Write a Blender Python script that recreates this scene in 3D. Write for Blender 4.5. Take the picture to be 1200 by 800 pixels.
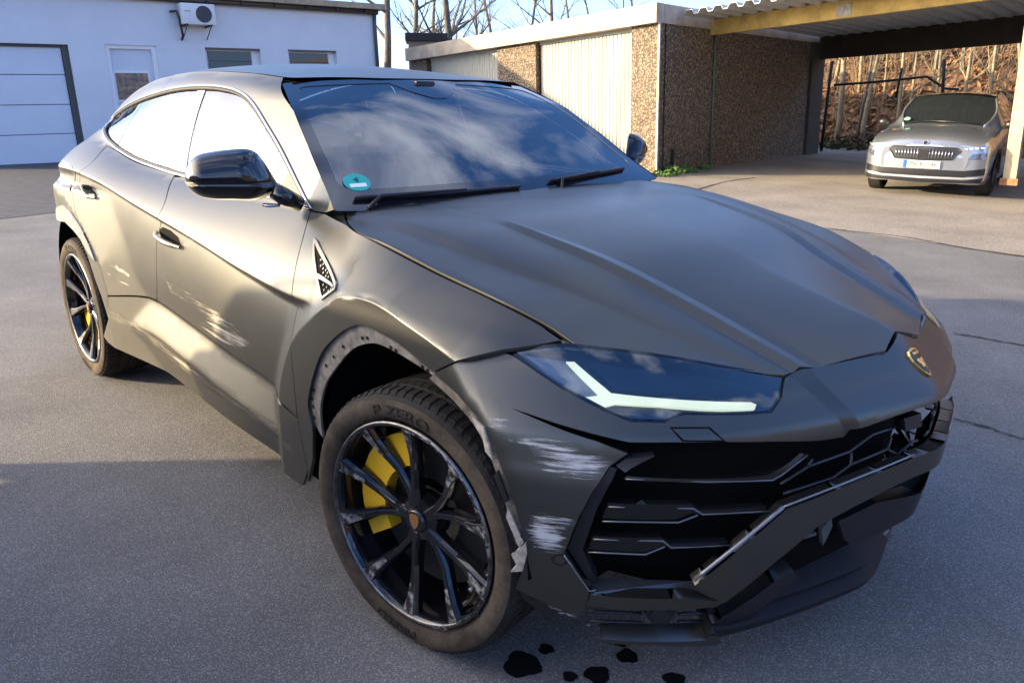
import bpy, bmesh, math, random
import numpy as np
from mathutils import Vector, Matrix
from mathutils.geometry import delaunay_2d_cdt

# ------------------------------------------------------------------ camera, sky, sun, exposure
for o in list(bpy.data.objects): bpy.data.objects.remove(o)
SC = bpy.context.scene
COL = SC.collection
R = math.radians
CAM = np.array([1.60387, -2.0430, 1.50097]); YAW, PITCH, ROLL = R(137.5231), R(-17.4252), R(0.3694)
FPX = 919.14                                    # focal length in pixels of the 1200 px wide photograph
fw = np.array([math.cos(PITCH)*math.cos(YAW), math.cos(PITCH)*math.sin(YAW), math.sin(PITCH)])
rt = np.cross(fw, [0, 0, 1]); rt /= np.linalg.norm(rt); up = np.cross(rt, fw)
rt, up = math.cos(ROLL)*rt+math.sin(ROLL)*up, -math.sin(ROLL)*rt+math.cos(ROLL)*up
cd = bpy.data.cameras.new('camera'); cam = bpy.data.objects.new('camera', cd); COL.objects.link(cam)
cd.sensor_width = 36; cd.sensor_fit = 'HORIZONTAL'; cd.lens = 36*FPX/1200; cd.clip_start = .05; cd.clip_end = 2000
cam.matrix_world = Matrix(((rt[0], up[0], -fw[0], CAM[0]), (rt[1], up[1], -fw[1], CAM[1]), (rt[2], up[2], -fw[2], CAM[2]), (0, 0, 0, 1)))
SC.camera = cam

SUN_AZ = math.atan2(-.765, -.645)                 # direction towards the sun, in the ground plane
SUN_EL = R(13)
sun_dir = Vector((math.cos(SUN_EL)*math.cos(SUN_AZ), math.cos(SUN_EL)*math.sin(SUN_AZ), math.sin(SUN_EL)))
ld = bpy.data.lights.new('sun', 'SUN'); sun = bpy.data.objects.new('sun', ld); COL.objects.link(sun)
ld.energy = 5.0; ld.angle = R(1.0); ld.color = (1, .77, .46)
sun.rotation_euler = sun_dir.to_track_quat('Z', 'Y').to_euler(); sun.location = (-10, -14, 9)

W = bpy.data.worlds.new('World'); SC.world = W; W.use_nodes = True
nt = W.node_tree; nt.nodes.clear()
def wn(t, **k):
    n = nt.nodes.new(t)
    for a, b in k.items(): setattr(n, a, b)
    return n
sky = wn('ShaderNodeTexSky'); sky.sky_type = 'NISHITA'; sky.sun_disc = False
sky.sun_elevation = SUN_EL; sky.sun_rotation = math.pi/2-SUN_AZ; sky.air_density = 1.0; sky.dust_density = .7; sky.ozone_density = 4.0
tc = wn('ShaderNodeTexCoord'); mp = wn('ShaderNodeMapping'); mp.inputs['Scale'].default_value = (1.1, 1.1, 2.6)
nz = wn('ShaderNodeTexNoise'); nz.inputs['Scale'].default_value = 2.3; nz.inputs['Detail'].default_value = 7; nz.inputs['Roughness'].default_value = .55; nz.inputs['Distortion'].default_value = .5
cr_ = wn('ShaderNodeValToRGB'); cr_.color_ramp.elements[0].position = .49; cr_.color_ramp.elements[1].position = .68
mx = wn('ShaderNodeMix'); mx.data_type = 'RGBA'; mx.inputs[7].default_value = (6.4, 6.7, 7.6, 1)
mm = wn('ShaderNodeMath', operation='MULTIPLY'); mm.inputs[1].default_value = .55
bg = wn('ShaderNodeBackground'); bg.inputs['Strength'].default_value = .15; ow = wn('ShaderNodeOutputWorld')
L = nt.links.new
L(tc.outputs['Generated'], mp.inputs['Vector']); L(mp.outputs[0], nz.inputs['Vector']); L(nz.outputs[0], cr_.inputs[0])
L(cr_.outputs[0], mm.inputs[0]); L(mm.outputs[0], mx.inputs[0]); tint = wn('ShaderNodeMix'); tint.data_type = 'RGBA'; tint.blend_type = 'MULTIPLY'; tint.inputs[0].default_value = 1; tint.inputs[7].default_value = (.76, .96, 1.26, 1); L(sky.outputs[0], tint.inputs[6]); 
sz_ = wn('ShaderNodeSeparateXYZ'); nv0 = wn('ShaderNodeVectorMath', operation='NORMALIZE'); L(tc.outputs['Generated'], nv0.inputs[0]); L(nv0.outputs[0], sz_.inputs[0])
om = wn('ShaderNodeMath', operation='SUBTRACT'); om.inputs[0].default_value = 1; om.use_clamp = True; L(sz_.outputs['Z'], om.inputs[1])
p6 = wn('ShaderNodeMath', operation='POWER'); p6.inputs[1].default_value = 5.5; L(om.outputs[0], p6.inputs[0]); p7 = wn('ShaderNodeMath', operation='MULTIPLY'); p7.inputs[1].default_value = .75; L(p6.outputs[0], p7.inputs[0])
hzm = wn('ShaderNodeMix'); hzm.data_type = 'RGBA'; hzm.inputs[7].default_value = (3.1, 4.1, 6.6, 1); L(p7.outputs[0], hzm.inputs[0]); L(tint.outputs[2], hzm.inputs[6]); L(hzm.outputs[2], mx.inputs[6]); # bright haze round the low sun (thin cloud scattering forward), as the side windows mirror it
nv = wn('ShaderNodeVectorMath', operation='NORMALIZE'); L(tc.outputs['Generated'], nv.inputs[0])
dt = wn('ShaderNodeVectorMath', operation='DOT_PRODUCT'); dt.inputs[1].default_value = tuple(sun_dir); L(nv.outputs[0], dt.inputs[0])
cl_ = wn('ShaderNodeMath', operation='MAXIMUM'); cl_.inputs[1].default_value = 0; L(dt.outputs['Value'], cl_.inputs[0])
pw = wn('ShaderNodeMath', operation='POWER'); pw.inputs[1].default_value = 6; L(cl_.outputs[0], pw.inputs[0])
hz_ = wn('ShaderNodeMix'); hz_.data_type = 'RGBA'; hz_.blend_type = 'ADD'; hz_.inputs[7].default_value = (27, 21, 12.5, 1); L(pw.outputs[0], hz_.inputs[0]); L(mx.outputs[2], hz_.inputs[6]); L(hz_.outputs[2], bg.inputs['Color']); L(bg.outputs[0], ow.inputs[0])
SC.view_settings.view_transform = 'Standard'; SC.view_settings.look = 'None'; SC.view_settings.gamma = 1; SC.view_settings.use_curve_mapping = False
SC.view_settings.exposure = 1.5
SC.render.engine = 'CYCLES'; SC.cycles.use_denoising = True; SC.cycles.max_bounces = 8; SC.cycles.transparent_max_bounces = 12
SC.cycles.sample_clamp_indirect = 6

# ------------------------------------------------------------------ helpers
rnd = random.Random(7)
def lin(c):                                      # sRGB 0..255 -> linear
    return tuple((v/255/12.92 if v <= 10 else ((v/255+.055)/1.055)**2.4) for v in c)
MATS = {}
def mat(name, col=(.5, .5, .5), rough=.5, metal=0, spec=.5, coat=0, coatr=.05, emit=None, es=0, trans=0, ior=1.45, alpha=1, var=0, vscale=8, bump=0, bscale=80, rvar=0, bdist=.01):
    if name in MATS: return MATS[name]
    m = bpy.data.materials.new(name); m.use_nodes = True; t = m.node_tree; b = t.nodes['Principled BSDF']
    b.inputs['Base Color'].default_value = (*col, 1); b.inputs['Roughness'].default_value = rough; b.inputs['Metallic'].default_value = metal
    b.inputs['Specular IOR Level'].default_value = spec; b.inputs['Coat Weight'].default_value = coat; b.inputs['Coat Roughness'].default_value = coatr
    b.inputs['Transmission Weight'].default_value = trans; b.inputs['IOR'].default_value = ior
    if emit: b.inputs['Emission Color'].default_value = (*emit, 1); b.inputs['Emission Strength'].default_value = es
    if var or bump or rvar:
        c = t.nodes.new('ShaderNodeTexCoord')
        if var or rvar:
            n = t.nodes.new('ShaderNodeTexNoise'); n.inputs['Scale'].default_value = vscale; n.inputs['Detail'].default_value = 6; n.inputs['Roughness'].default_value = .65
            t.links.new(c.outputs['Object'], n.inputs['Vector'])
        if var:
            r = t.nodes.new('ShaderNodeMapRange'); r.inputs[1].default_value = .3; r.inputs[2].default_value = .7; r.inputs[3].default_value = 1-var; r.inputs[4].default_value = 1+var
            x = t.nodes.new('ShaderNodeMix'); x.data_type = 'RGBA'; x.blend_type = 'MULTIPLY'; x.inputs[0].default_value = 1; x.inputs[6].default_value = (*col, 1)
            t.links.new(n.outputs[0], r.inputs[0]); t.links.new(r.outputs[0], x.inputs[7]); t.links.new(x.outputs[2], b.inputs['Base Color'])
        if rvar:
            r = t.nodes.new('ShaderNodeMapRange'); r.inputs[1].default_value = .3; r.inputs[2].default_value = .7; r.inputs[3].default_value = rough-rvar; r.inputs[4].default_value = rough+rvar
            t.links.new(n.outputs[0], r.inputs[0]); t.links.new(r.outputs[0], b.inputs['Roughness'])
        if bump:
            n2 = t.nodes.new('ShaderNodeTexNoise'); n2.inputs['Scale'].default_value = bscale; n2.inputs['Detail'].default_value = 4
            t.links.new(c.outputs['Object'], n2.inputs['Vector'])
            bp = t.nodes.new('ShaderNodeBump'); bp.inputs['Strength'].default_value = bump; bp.inputs['Distance'].default_value = bdist
            t.links.new(n2.outputs[0], bp.inputs['Height']); t.links.new(bp.outputs[0], b.inputs['Normal'])
    MATS[name] = m; return m
def link(o, parent=None):
    COL.objects.link(o)
    if parent is not None: o.parent = parent
    return o
def thing(name, label, cat, loc=(0, 0, 0), rz=0, group=None, mtx=None):
    o = bpy.data.objects.new(name, None); o.empty_display_size = .2; COL.objects.link(o)
    if mtx is not None: o.matrix_world = mtx
    else: o.location = loc; o.rotation_euler = (0, 0, rz)
    o['label'] = label; o['category'] = cat
    if group: o['group'] = group
    return o
def tag(o, label, cat, group=None):
    o['label'] = label; o['category'] = cat
    if group: o['group'] = group
    return o
def mesh_obj(name, V, Fc, m, parent=None, smooth=False, nrm=None):
    me = bpy.data.meshes.new(name); me.from_pydata([tuple(map(float, v)) for v in V], [], [tuple(map(int, f)) for f in Fc])
    me.validate()
    if smooth is True: me.polygons.foreach_set('use_smooth', [True]*len(me.polygons))
    elif smooth:
        me.polygons.foreach_set('use_smooth', [True]*len(me.polygons)); me.set_sharp_from_angle(angle=R(smooth))
    if m is not None: me.materials.append(m)
    return link(bpy.data.objects.new(name, me), parent)
def bm_obj(name, bm, m, parent=None, smooth=False):
    me = bpy.data.meshes.new(name); bm.normal_update(); bm.to_mesh(me); bm.free()
    if smooth:
        me.polygons.foreach_set('use_smooth', [True]*len(me.polygons))
        if smooth is not True: me.set_sharp_from_angle(angle=R(smooth))
    if m is not None: me.materials.append(m)
    return link(bpy.data.objects.new(name, me), parent)
def add_box(bm, c, s, rz=0, bevel=0, mtx=None):
    M = Matrix.Translation(c) @ Matrix.Rotation(rz, 4, 'Z') @ Matrix.Diagonal((*s, 1))
    if mtx is not None: M = mtx @ M
    g = bmesh.ops.create_cube(bm, size=1, matrix=M)
    if bevel: 
        es = list({e for v in g['verts'] for e in v.link_edges})
        bmesh.ops.bevel(bm, geom=es, offset=bevel, segments=2, affect='EDGES', profile=.6)
def box_obj(name, c, s, m, parent=None, rz=0, bevel=.0, smooth=False, mtx=None):
    bm = bmesh.new(); add_box(bm, c, s, rz, bevel, mtx); return bm_obj(name, bm, m, parent, smooth)
def prism(bm, pts, d0, d1, axis='Y'):            # polygon in two axes, extruded along the third
    def P(a, b, c): return {'X': (c, a, b), 'Y': (a, c, b), 'Z': (a, b, c)}[axis]
    A = [bm.verts.new(P(a, b, d0)) for a, b in pts]; B = [bm.verts.new(P(a, b, d1)) for a, b in pts]
    n = len(pts); bm.faces.new(A); bm.faces.new(B[::-1])
    for i in range(n): bm.faces.new((A[i], B[i], B[(i+1) % n], A[(i+1) % n]))
    bmesh.ops.recalc_face_normals(bm, faces=bm.faces)
def tube(bm, pts, r, n=8, closed=False, flat=None):
    pts = [Vector(p) for p in pts]; N = len(pts); rings = []
    rr = r if hasattr(r, '__len__') else [r]*N
    prev = None
    for i, p in enumerate(pts):
        a = pts[(i-1) % N] if (closed or i > 0) else p; b = pts[(i+1) % N] if (closed or i < N-1) else p
        t = (b-a).normalized()
        if prev is None:
            u = t.orthogonal().normalized()
        else:
            u = (prev-t*prev.dot(t)); u = u.normalized() if u.length > 1e-6 else t.orthogonal().normalized()
        prev = u; v = t.cross(u)
        rings.append([bm.verts.new(p+(u*math.cos(2*math.pi*k/n)+v*math.sin(2*math.pi*k/n))*rr[i]) for k in range(n)])
    M = N if closed else N-1
    for i in range(M):
        A, B = rings[i], rings[(i+1) % N]
        for k in range(n): bm.faces.new((A[k], A[(k+1) % n], B[(k+1) % n], B[k]))
    if not closed: bm.faces.new(rings[0][::-1]); bm.faces.new(rings[-1])
def tube_obj(name, pts, r, m, parent=None, n=8, closed=False):
    bm = bmesh.new(); tube(bm, pts, r, n, closed); bmesh.ops.recalc_face_normals(bm, faces=bm.faces); return bm_obj(name, bm, m, parent, True)
def lathe(bm, prof, n=48, axis='Y', closed=False):   # prof: (radius, along)
    rings = []
    for r, a in prof:
        ring = []
        for k in range(n):
            c, s = math.cos(2*math.pi*k/n)*r, math.sin(2*math.pi*k/n)*r
            ring.append(bm.verts.new({'Y': (c, a, s), 'Z': (c, s, a), 'X': (a, c, s)}[axis]))
        rings.append(ring)
    for i in range(len(prof)-(0 if closed else 1)):
        A, B = rings[i], rings[(i+1) % len(prof)]
        for k in range(n): bm.faces.new((A[k], A[(k+1) % n], B[(k+1) % n], B[k]))
    bmesh.ops.recalc_face_normals(bm, faces=bm.faces)
def crom(P, n=6, closed=False):                  # Catmull-Rom through points of any dimension
    P = [np.array(p, float) for p in P]; N = len(P); out = []
    for i in range(N if closed else N-1):
        p1, p2 = P[i], P[(i+1) % N]
        p0 = P[i-1] if (closed or i > 0) else 2*p1-p2
        p3 = P[(i+2) % N] if (closed or i < N-2) else 2*p2-p1
        for k in range(n):
            t = k/n
            out.append(.5*(2*p1+(p2-p0)*t+(2*p0-5*p1+4*p2-p3)*t*t+(3*p1-p0-3*p2+p3)*t**3))
    if not closed: out.append(P[-1])
    return out
class Pchip:                                     # monotone cubic through knots
    def __init__(s, d):
        k = sorted(d.items()) if isinstance(d, dict) else d
        s.x = np.array([a for a, _ in k], float); s.y = np.array([b for _, b in k], float)
        h = np.diff(s.x); dl = np.diff(s.y)/h; m = np.zeros_like(s.y)
        for i in range(1, len(m)-1):
            if dl[i-1]*dl[i] > 0:
                w1, w2 = 2*h[i]+h[i-1], h[i]+2*h[i-1]; m[i] = (w1+w2)/(w1/dl[i-1]+w2/dl[i])
        m[0], m[-1] = dl[0], dl[-1]; s.m = m; s.h = h
    def __call__(s, v):
        v = np.clip(np.asarray(v, float), s.x[0], s.x[-1]); i = np.clip(np.searchsorted(s.x, v)-1, 0, len(s.h)-1)
        h = s.h[i]; t = (v-s.x[i])/h
        return (2*t**3-3*t*t+1)*s.y[i]+(t**3-2*t*t+t)*h*s.m[i]+(-2*t**3+3*t*t)*s.y[i+1]+(t**3-t*t)*h*s.m[i+1]
def const(c): return lambda v: np.full(np.shape(v), float(c))
class Section:                                   # sections along x: features (position, value, rounding), optional bulge between
    def __init__(s, feats, bulge=None): s.f = feats; s.b = bulge or {}
    def raw(s, x, p, pos, val):
        out = val[0]+0*p
        for i in range(len(pos)-1):
            d = np.maximum(pos[i+1]-pos[i], 1e-5); t = (p-pos[i])/d; tc_ = np.clip(t, 0, 1)
            v = val[i]+(val[i+1]-val[i])*tc_+s.b.get(i, 0)*4*tc_*(1-tc_)
            out = np.where(t >= 0, v, out)
        return out
    def __call__(s, x, p):
        x = np.asarray(x, float); p = np.asarray(p, float); x, p = np.broadcast_arrays(x, p)
        pos = [f[0](x) for f in s.f]; val = [f[1](x) for f in s.f]
        rad = np.full(p.shape, s.f[0][2]); 
        for i in range(len(pos)-1):
            d = np.maximum(pos[i+1]-pos[i], 1e-5); t = np.clip((p-pos[i])/d, 0, 1)
            rad = np.where(p >= pos[i], s.f[i][2]+(s.f[i+1][2]-s.f[i][2])*t, rad)
        acc = 0
        for k, wgt in ((-1, .1), (-.6, .2), (-.2, .2), (.2, .2), (.6, .2), (1, .1)): acc = acc+wgt*s.raw(x, p+k*rad, pos, val)
        return acc
def sdist(px, py, poly):                         # signed distance to a polygon (negative inside)
    px = np.asarray(px, float); py = np.asarray(py, float); d = np.full(px.shape, 1e9); ins = np.zeros(px.shape, bool)
    n = len(poly)
    for i in range(n):
        ax, ay = poly[i]; bx, by = poly[(i+1) % n]; ex, ey = bx-ax, by-ay
        t = np.clip(((px-ax)*ex+(py-ay)*ey)/(ex*ex+ey*ey), 0, 1); d = np.minimum(d, np.hypot(px-ax-t*ex, py-ay-t*ey))
        c = ((ay <= py) & (by > py)) | ((by <= py) & (ay > py))
        xi = ax+(py-ay)*ex/(ey if ey else 1e-12); ins ^= c & (px < xi)
    return np.where(ins, -d, d)
def smax(a, b, k): return .5*(a+b+np.sqrt((a-b)**2+k*k))
def smin(a, b, k): return .5*(a+b-np.sqrt((a-b)**2+k*k))
def sstep(a, b, v): t = np.clip((v-a)/(b-a), 0, 1); return t*t*(3-2*t)

# photograph pixel -> direction; a point is where that direction meets the surface the thing lies on
def ray(u, v):
    d = fw+(u-600)/FPX*rt-(v-400)/FPX*up; return d/np.linalg.norm(d)
def on_plane(u, v, axis, c):
    d = ray(u, v); return CAM+(c-CAM[axis])/d[axis]*d
def on_z(u, v, z=0): return on_plane(u, v, 2, z)
def on_y(u, v, y): return on_plane(u, v, 1, y)
def lift(F, pts, off=0, t0=.4, t1=9):            # first crossing of F(x,y,z) = off along the pixel's direction
    pts = np.asarray(pts, float); D = np.array([ray(u, v) for u, v in pts]); t = np.linspace(t0, t1, 150); n = len(pts)
    P = CAM+t[None, :, None]*D[:, None, :]; f = F(P[..., 0].ravel(), P[..., 1].ravel(), P[..., 2].ravel()).reshape(n, -1)-off
    hit = (f[:, :-1] > 0) & (f[:, 1:] <= 0); ok = hit.any(1); k = np.where(ok, hit.argmax(1), np.clip(f.argmin(1), 0, len(t)-2))
    a = t[k].copy(); b = t[k+1].copy()
    for _ in range(15):
        m_ = .5*(a+b); p = CAM+m_[:, None]*D; g = F(p[:, 0], p[:, 1], p[:, 2])-off > 0
        a = np.where(g, m_, a); b = np.where(g, b, m_)
    return CAM+(.5*(a+b))[:, None]*D

def resample(poly, h, closed=True):
    poly = [np.array(p, float) for p in poly]; out = []; n = len(poly)
    for i in range(n if closed else n-1):
        a, b = poly[i], poly[(i+1) % n]; k = max(1, int(math.ceil(np.linalg.norm(b-a)/h)))
        out += [a+(b-a)*j/k for j in range(k)]
    if not closed: out.append(poly[-1])
    return out
def area2(p): return .5*sum(p[i][0]*p[(i+1) % len(p)][1]-p[(i+1) % len(p)][0]*p[i][1] for i in range(len(p)))
def inset(poly, d):                              # shrink a polygon (counter-clockwise after this) by d
    P = [np.array(p, float) for p in poly]
    if area2(P) < 0: P = P[::-1]
    n = len(P); out = []
    for i in range(n):
        a, b, c = P[i-1], P[i], P[(i+1) % n]
        e1 = (b-a); e2 = (c-b); l1 = np.linalg.norm(e1); l2 = np.linalg.norm(e2)
        if l1 < 1e-9 or l2 < 1e-9: continue
        n1 = np.array([-e1[1], e1[0]])/l1; n2 = np.array([-e2[1], e2[0]])/l2
        m_ = n1+n2; q = m_@m_
        out.append(b+(m_/max(q, .35))*2*d if q > 1e-6 else b+n1*d)
    return out
class Surf:                                      # S(a,b) -> xyz with numeric normals turned to an outside direction
    def __init__(s, f, out): s.f = f; s.out = out
    def pts(s, A): return s.f(A[:, 0], A[:, 1])
    def nrm(s, A, e=.0025):
        a, b = A[:, 0], A[:, 1]
        du = s.f(a+e, b)-s.f(a-e, b); dv = s.f(a, b+e)-s.f(a, b-e); n = np.cross(du, dv)
        n /= np.maximum(np.linalg.norm(n, axis=1), 1e-12)[:, None]
        o = s.out(s.f(a, b)); sg = np.sign((n*o).sum(1)); sg[sg == 0] = 1
        return n*sg[:, None]
def panel(name, poly, S, m, parent=None, h=.03, gap=.002, thick=.012, holes=(), lines=(), off=0, mirror=False, both=True, mat_edge=None, lip=.0025):
    """one sheet-metal panel: the outline (in the surface's two parameters) filled with points, laid on the surface, edge turned in"""
    B = inset(poly, gap); B = resample(B, h)
    Hs = [resample(inset(q, -gap)[::-1], h) for q in holes]
    V = [tuple(p) for p in B]; E = [(i, (i+1) % len(B)) for i in range(len(B))]; loops = [list(range(len(B)))]
    for q in Hs:
        k = len(V); V += [tuple(p) for p in q]; E += [(k+i, k+(i+1) % len(q)) for i in range(len(q))]; loops.append(list(range(k, k+len(q))))
    rings = [B]+Hs
    def inside(X, Y):
        d = sdist(X, Y, [tuple(p) for p in B])
        for q in Hs: d = np.maximum(d, -sdist(X, Y, [tuple(p) for p in q]))
        return d
    for ln in lines:                              # feature lines become real edges
        q = resample(ln, h*.7, False); A = np.array(q); ok = inside(A[:, 0], A[:, 1]) < -h*.15; last = None
        for p, g in zip(q, ok):
            if g:
                V.append(tuple(p)); 
                if last is not None: E.append((last, len(V)-1))
                last = len(V)-1
            else: last = None
    LP = np.array(V[len(B)+sum(len(q) for q in Hs):]) if lines else np.zeros((0, 2))
    A = np.array(B); x0, y0 = A.min(0); x1, y1 = A.max(0)
    gx, gy = np.meshgrid(np.arange(x0, x1, h), np.arange(y0, y1, h*.866)); gx = gx+(np.arange(gx.shape[0]) % 2)[:, None]*h/2
    gx, gy = gx.ravel(), gy.ravel(); ok = inside(gx, gy) < -h*.45
    if len(LP):
        dmin = np.full(gx.shape, 1e9)
        for i in range(0, len(LP), 200): dmin = np.minimum(dmin, np.hypot(gx[:, None]-LP[None, i:i+200, 0], gy[:, None]-LP[None, i:i+200, 1]).min(1))
        ok &= dmin > h*.5
    V += list(zip(gx[ok], gy[ok]))
    r = delaunay_2d_cdt([Vector(p) for p in V], E, [], 0, 1e-6)
    P2 = np.array([tuple(p) for p in r[0]]); T = np.array([f for f in r[2] if len(f) == 3])
    c = P2[T].mean(1); T = T[inside(c[:, 0], c[:, 1]) < 1e-7]
    P3 = S.pts(P2); N = S.nrm(P2)
    if off: P3 = P3+N*off
    fn = np.cross(P3[T[:, 1]]-P3[T[:, 0]], P3[T[:, 2]]-P3[T[:, 0]]); flip = (fn*N[T].mean(1)).sum(1) < 0
    T[flip] = T[flip][:, ::-1]
    # boundary edges of the triangulation, turned in by `thick`
    cnt = {}
    for t in T:
        for i in range(3):
            a, b = int(t[i]), int(t[(i+1) % 3]); k = (min(a, b), max(a, b)); cnt.setdefault(k, []).append((a, b))
    bnd = [v[0] for v in cnt.values() if len(v) == 1]
    verts = list(P3); faces = [tuple(t) for t in T]; nl = len(faces); ln = []
    for t in T: ln += [N[i] for i in t]
    if thick:
        bi = sorted({i for e in bnd for i in e}); ix = {i: len(verts)+k for k, i in enumerate(bi)}
        verts += [P3[i]-N[i]*thick for i in bi]
        for a, b in bnd:
            f = (b, a, ix[a], ix[b]); q = [np.array(verts[i]) for i in f]; nn = np.cross(q[1]-q[0], q[3]-q[0]); l = np.linalg.norm(nn); nn = nn/l if l > 0 else N[a]
            faces.append(f)
            for i in f: ln.append(.75*nn+.25*N[a] if i in (a, b) else nn)
    outs = []
    for side in ((1, -1) if both else ((-1,) if mirror else (1,))):
        Vv = np.array(verts)*[1, side, 1]; Ff = faces if side == 1 else [f[::-1] for f in faces]
        me = bpy.data.meshes.new(name); me.from_pydata(Vv.tolist(), [], [tuple(map(int, f)) for f in Ff])
        me.polygons.foreach_set('use_smooth', [True]*len(me.polygons))
        k = 0; LN = []
        for f in faces:
            q = [ln[k+i]*np.array([1, side, 1]) for i in range(len(f))]; k += len(f); LN += q if side == 1 else q[::-1]
        me.normals_split_custom_set([Vector(q).normalized() for q in LN])
        if m is not None: me.materials.append(m)
        if mat_edge is not None:
            me.materials.append(mat_edge); me.polygons.foreach_set('material_index', [0]*nl+[1]*(len(faces)-nl))
        outs.append(link(bpy.data.objects.new(name, me), parent))
    return outs
# ------------------------------------------------------------------ materials of the car
def paint_mat():
    m = bpy.data.materials.new('satin_grey_paint'); m.use_nodes = True; t = m.node_tree; b = t.nodes['Principled BSDF']; N = t.nodes.new; K = t.links.new
    b.inputs['Metallic'].default_value = .9; b.inputs['Roughness'].default_value = .30; b.inputs['Specular IOR Level'].default_value = .5
    c = N('ShaderNodeTexCoord'); n = N('ShaderNodeTexNoise'); n.inputs['Scale'].default_value = 3.5; n.inputs['Detail'].default_value = 8; n.inputs['Roughness'].default_value = .7
    K(c.outputs['Object'], n.inputs['Vector'])
    r = N('ShaderNodeMapRange'); r.inputs[1].default_value = .3; r.inputs[2].default_value = .75; r.inputs[3].default_value = .37; r.inputs[4].default_value = .44; K(n.outputs[0], r.inputs[0]); K(r.outputs[0], b.inputs['Roughness'])
    b.inputs['Coat Weight'].default_value = .14; b.inputs['Coat Roughness'].default_value = .24; b.inputs['Coat IOR'].default_value = 1.6
    # road dust towards the sills and scrapes along the right flank
    sx = N('ShaderNodeSeparateXYZ'); K(c.outputs['Object'], sx.inputs[0])
    dz = N('ShaderNodeMapRange'); dz.inputs[1].default_value = .75; dz.inputs[2].default_value = .22; dz.inputs[3].default_value = 0; dz.inputs[4].default_value = .5; K(sx.outputs['Z'], dz.inputs[0])
    n3 = N('ShaderNodeTexNoise'); n3.inputs['Scale'].default_value = 9; n3.inputs['Detail'].default_value = 6; K(c.outputs['Object'], n3.inputs['Vector'])
    du = N('ShaderNodeMath'); du.operation = 'MULTIPLY'; K(dz.outputs[0], du.inputs[0]); K(n3.outputs[0], du.inputs[1])
    mix = N('ShaderNodeMix'); mix.data_type = 'RGBA'; mix.inputs[6].default_value = (.083, .084, .079, 1); mix.inputs[7].default_value = (.20, .17, .13, 1); K(du.outputs[0], mix.inputs[0])
    K(mix.outputs[2], b.inputs['Base Color'])
    return m
PAINT = paint_mat()
GLOSSBLK = mat('gloss_black', (.006, .006, .008), .06, 0, .5, coat=.6)
BLKPLAST = mat('black_plastic', (.012, .012, .014), .42, 0, .4, var=.3, vscale=30)
SATBLK = mat('satin_black', (.02, .021, .024), .33, .3, .5)
VOID = mat('cavity_black', (.004, .004, .004), .9, 0, .1)
RUBBER = mat('window_rubber', (.012, .012, .012), .55, 0, .3)
CHROME = mat('dark_chrome', (.55, .55, .56), .16, 1)
SILVER = mat('brushed_silver', (.5, .5, .5), .3, 1)
def glass_mat(name, tint, refl=1.0, rough=.0, f0=1.52):
    m = bpy.data.materials.new(name); m.use_nodes = True; t = m.node_tree; t.nodes.clear(); N = t.nodes.new; K = t.links.new
    tr = N('ShaderNodeBsdfTransparent'); tr.inputs[0].default_value = (*tint, 1); gl = N('ShaderNodeBsdfGlossy'); gl.inputs['Roughness'].default_value = rough; gl.inputs[0].default_value = (refl, refl, refl, 1)
    fr = N('ShaderNodeFresnel'); fr.inputs[0].default_value = f0; mx_ = N('ShaderNodeMixShader'); o = N('ShaderNodeOutputMaterial')
    K(fr.outputs[0], mx_.inputs[0]); K(tr.outputs[0], mx_.inputs[1]); K(gl.outputs[0], mx_.inputs[2]); K(mx_.outputs[0], o.inputs[0]); return m
GLASS = glass_mat('tinted_glass', (.78, .84, .86), f0=2.05)
WGLASS = glass_mat('windshield_glass', (.72, .82, .90), f0=2.4)
LENS = glass_mat('clear_lens', (.92, .93, .95), f0=2.1)

# ------------------------------------------------------------------ the car's outer surfaces (metres, x forward from the front axle, y left, z up)
zL1 = Pchip({-3.2: .50, -2.6: .532, -1.93: .615, -1.58: .592, -1.17: .557, -.70: .525, -.5: .495, .3: .45})
zL2 = Pchip({-4.1: 1.06, -3.4: 1.12, -3.0: 1.125, -2.517: 1.101, -2.017: 1.046, -1.33: .976, -.937: .930, -.605: .907, -.42: .905, -.3: .925, -.15: .955, 0: .955, .15: .93, .3: .895, .5: .85})
dL2 = Pchip({-4: .02, -2.5: .012, -1.36: .018, -.96: .026, -.63: .038, -.42: .04, .5: .04})
zB = Pchip({-4.1: 1.14, -3.6: 1.235, -3.2: 1.27, -2.8: 1.235, -2.4: 1.195, -1.9: 1.165, -.72: 1.142, -.5: 1.138, -.35: 1.12, .03: 1.06, .215: 1.03, .357: .99, .446: .955, .6: .92})
wB = Pchip({-4.1: .60, -3.6: .70, -3.2: .745, -2.8: .775, -2.4: .79, -1.9: .80, -.72: .80, -.5: .825, -.35: .85, .03: .842, .215: .828, .357: .794, .446: .775, .6: .70})
zR = Pchip({-4.1: 1.16, -3.7: 1.265, -3.3: 1.35, -2.9: 1.43, -2.5: 1.49, -2: 1.52, -1.5: 1.515, -1: 1.50, -.3: 1.48, .5: 1.4})
wR = Pchip({-4.1: .50, -3.7: .56, -3.3: .60, -2.9: .63, -2.5: .652, -2: .665, -1.5: .665, -1: .655, -.3: .64, .5: .6})
zT = Pchip({-4.1: 1.24, -3.7: 1.35, -3.3: 1.455, -2.9: 1.53, -2.5: 1.575, -2: 1.592, -1.5: 1.577, -1.2: 1.556, -.3: 1.54, .5: 1.5})
wT = Pchip({-4.1: .45, -3.7: .50, -3.3: .53, -2.9: .555, -2.5: .575, -2: .59, -1.5: .585, -1.2: .57, -.3: .55, .5: .5})
w5 = Pchip({-4: .93, -3.0: .955, -2.5: .957, -.6: .964, -.3: .960, 0: .945, .3: .92, .5: .88})
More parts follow.
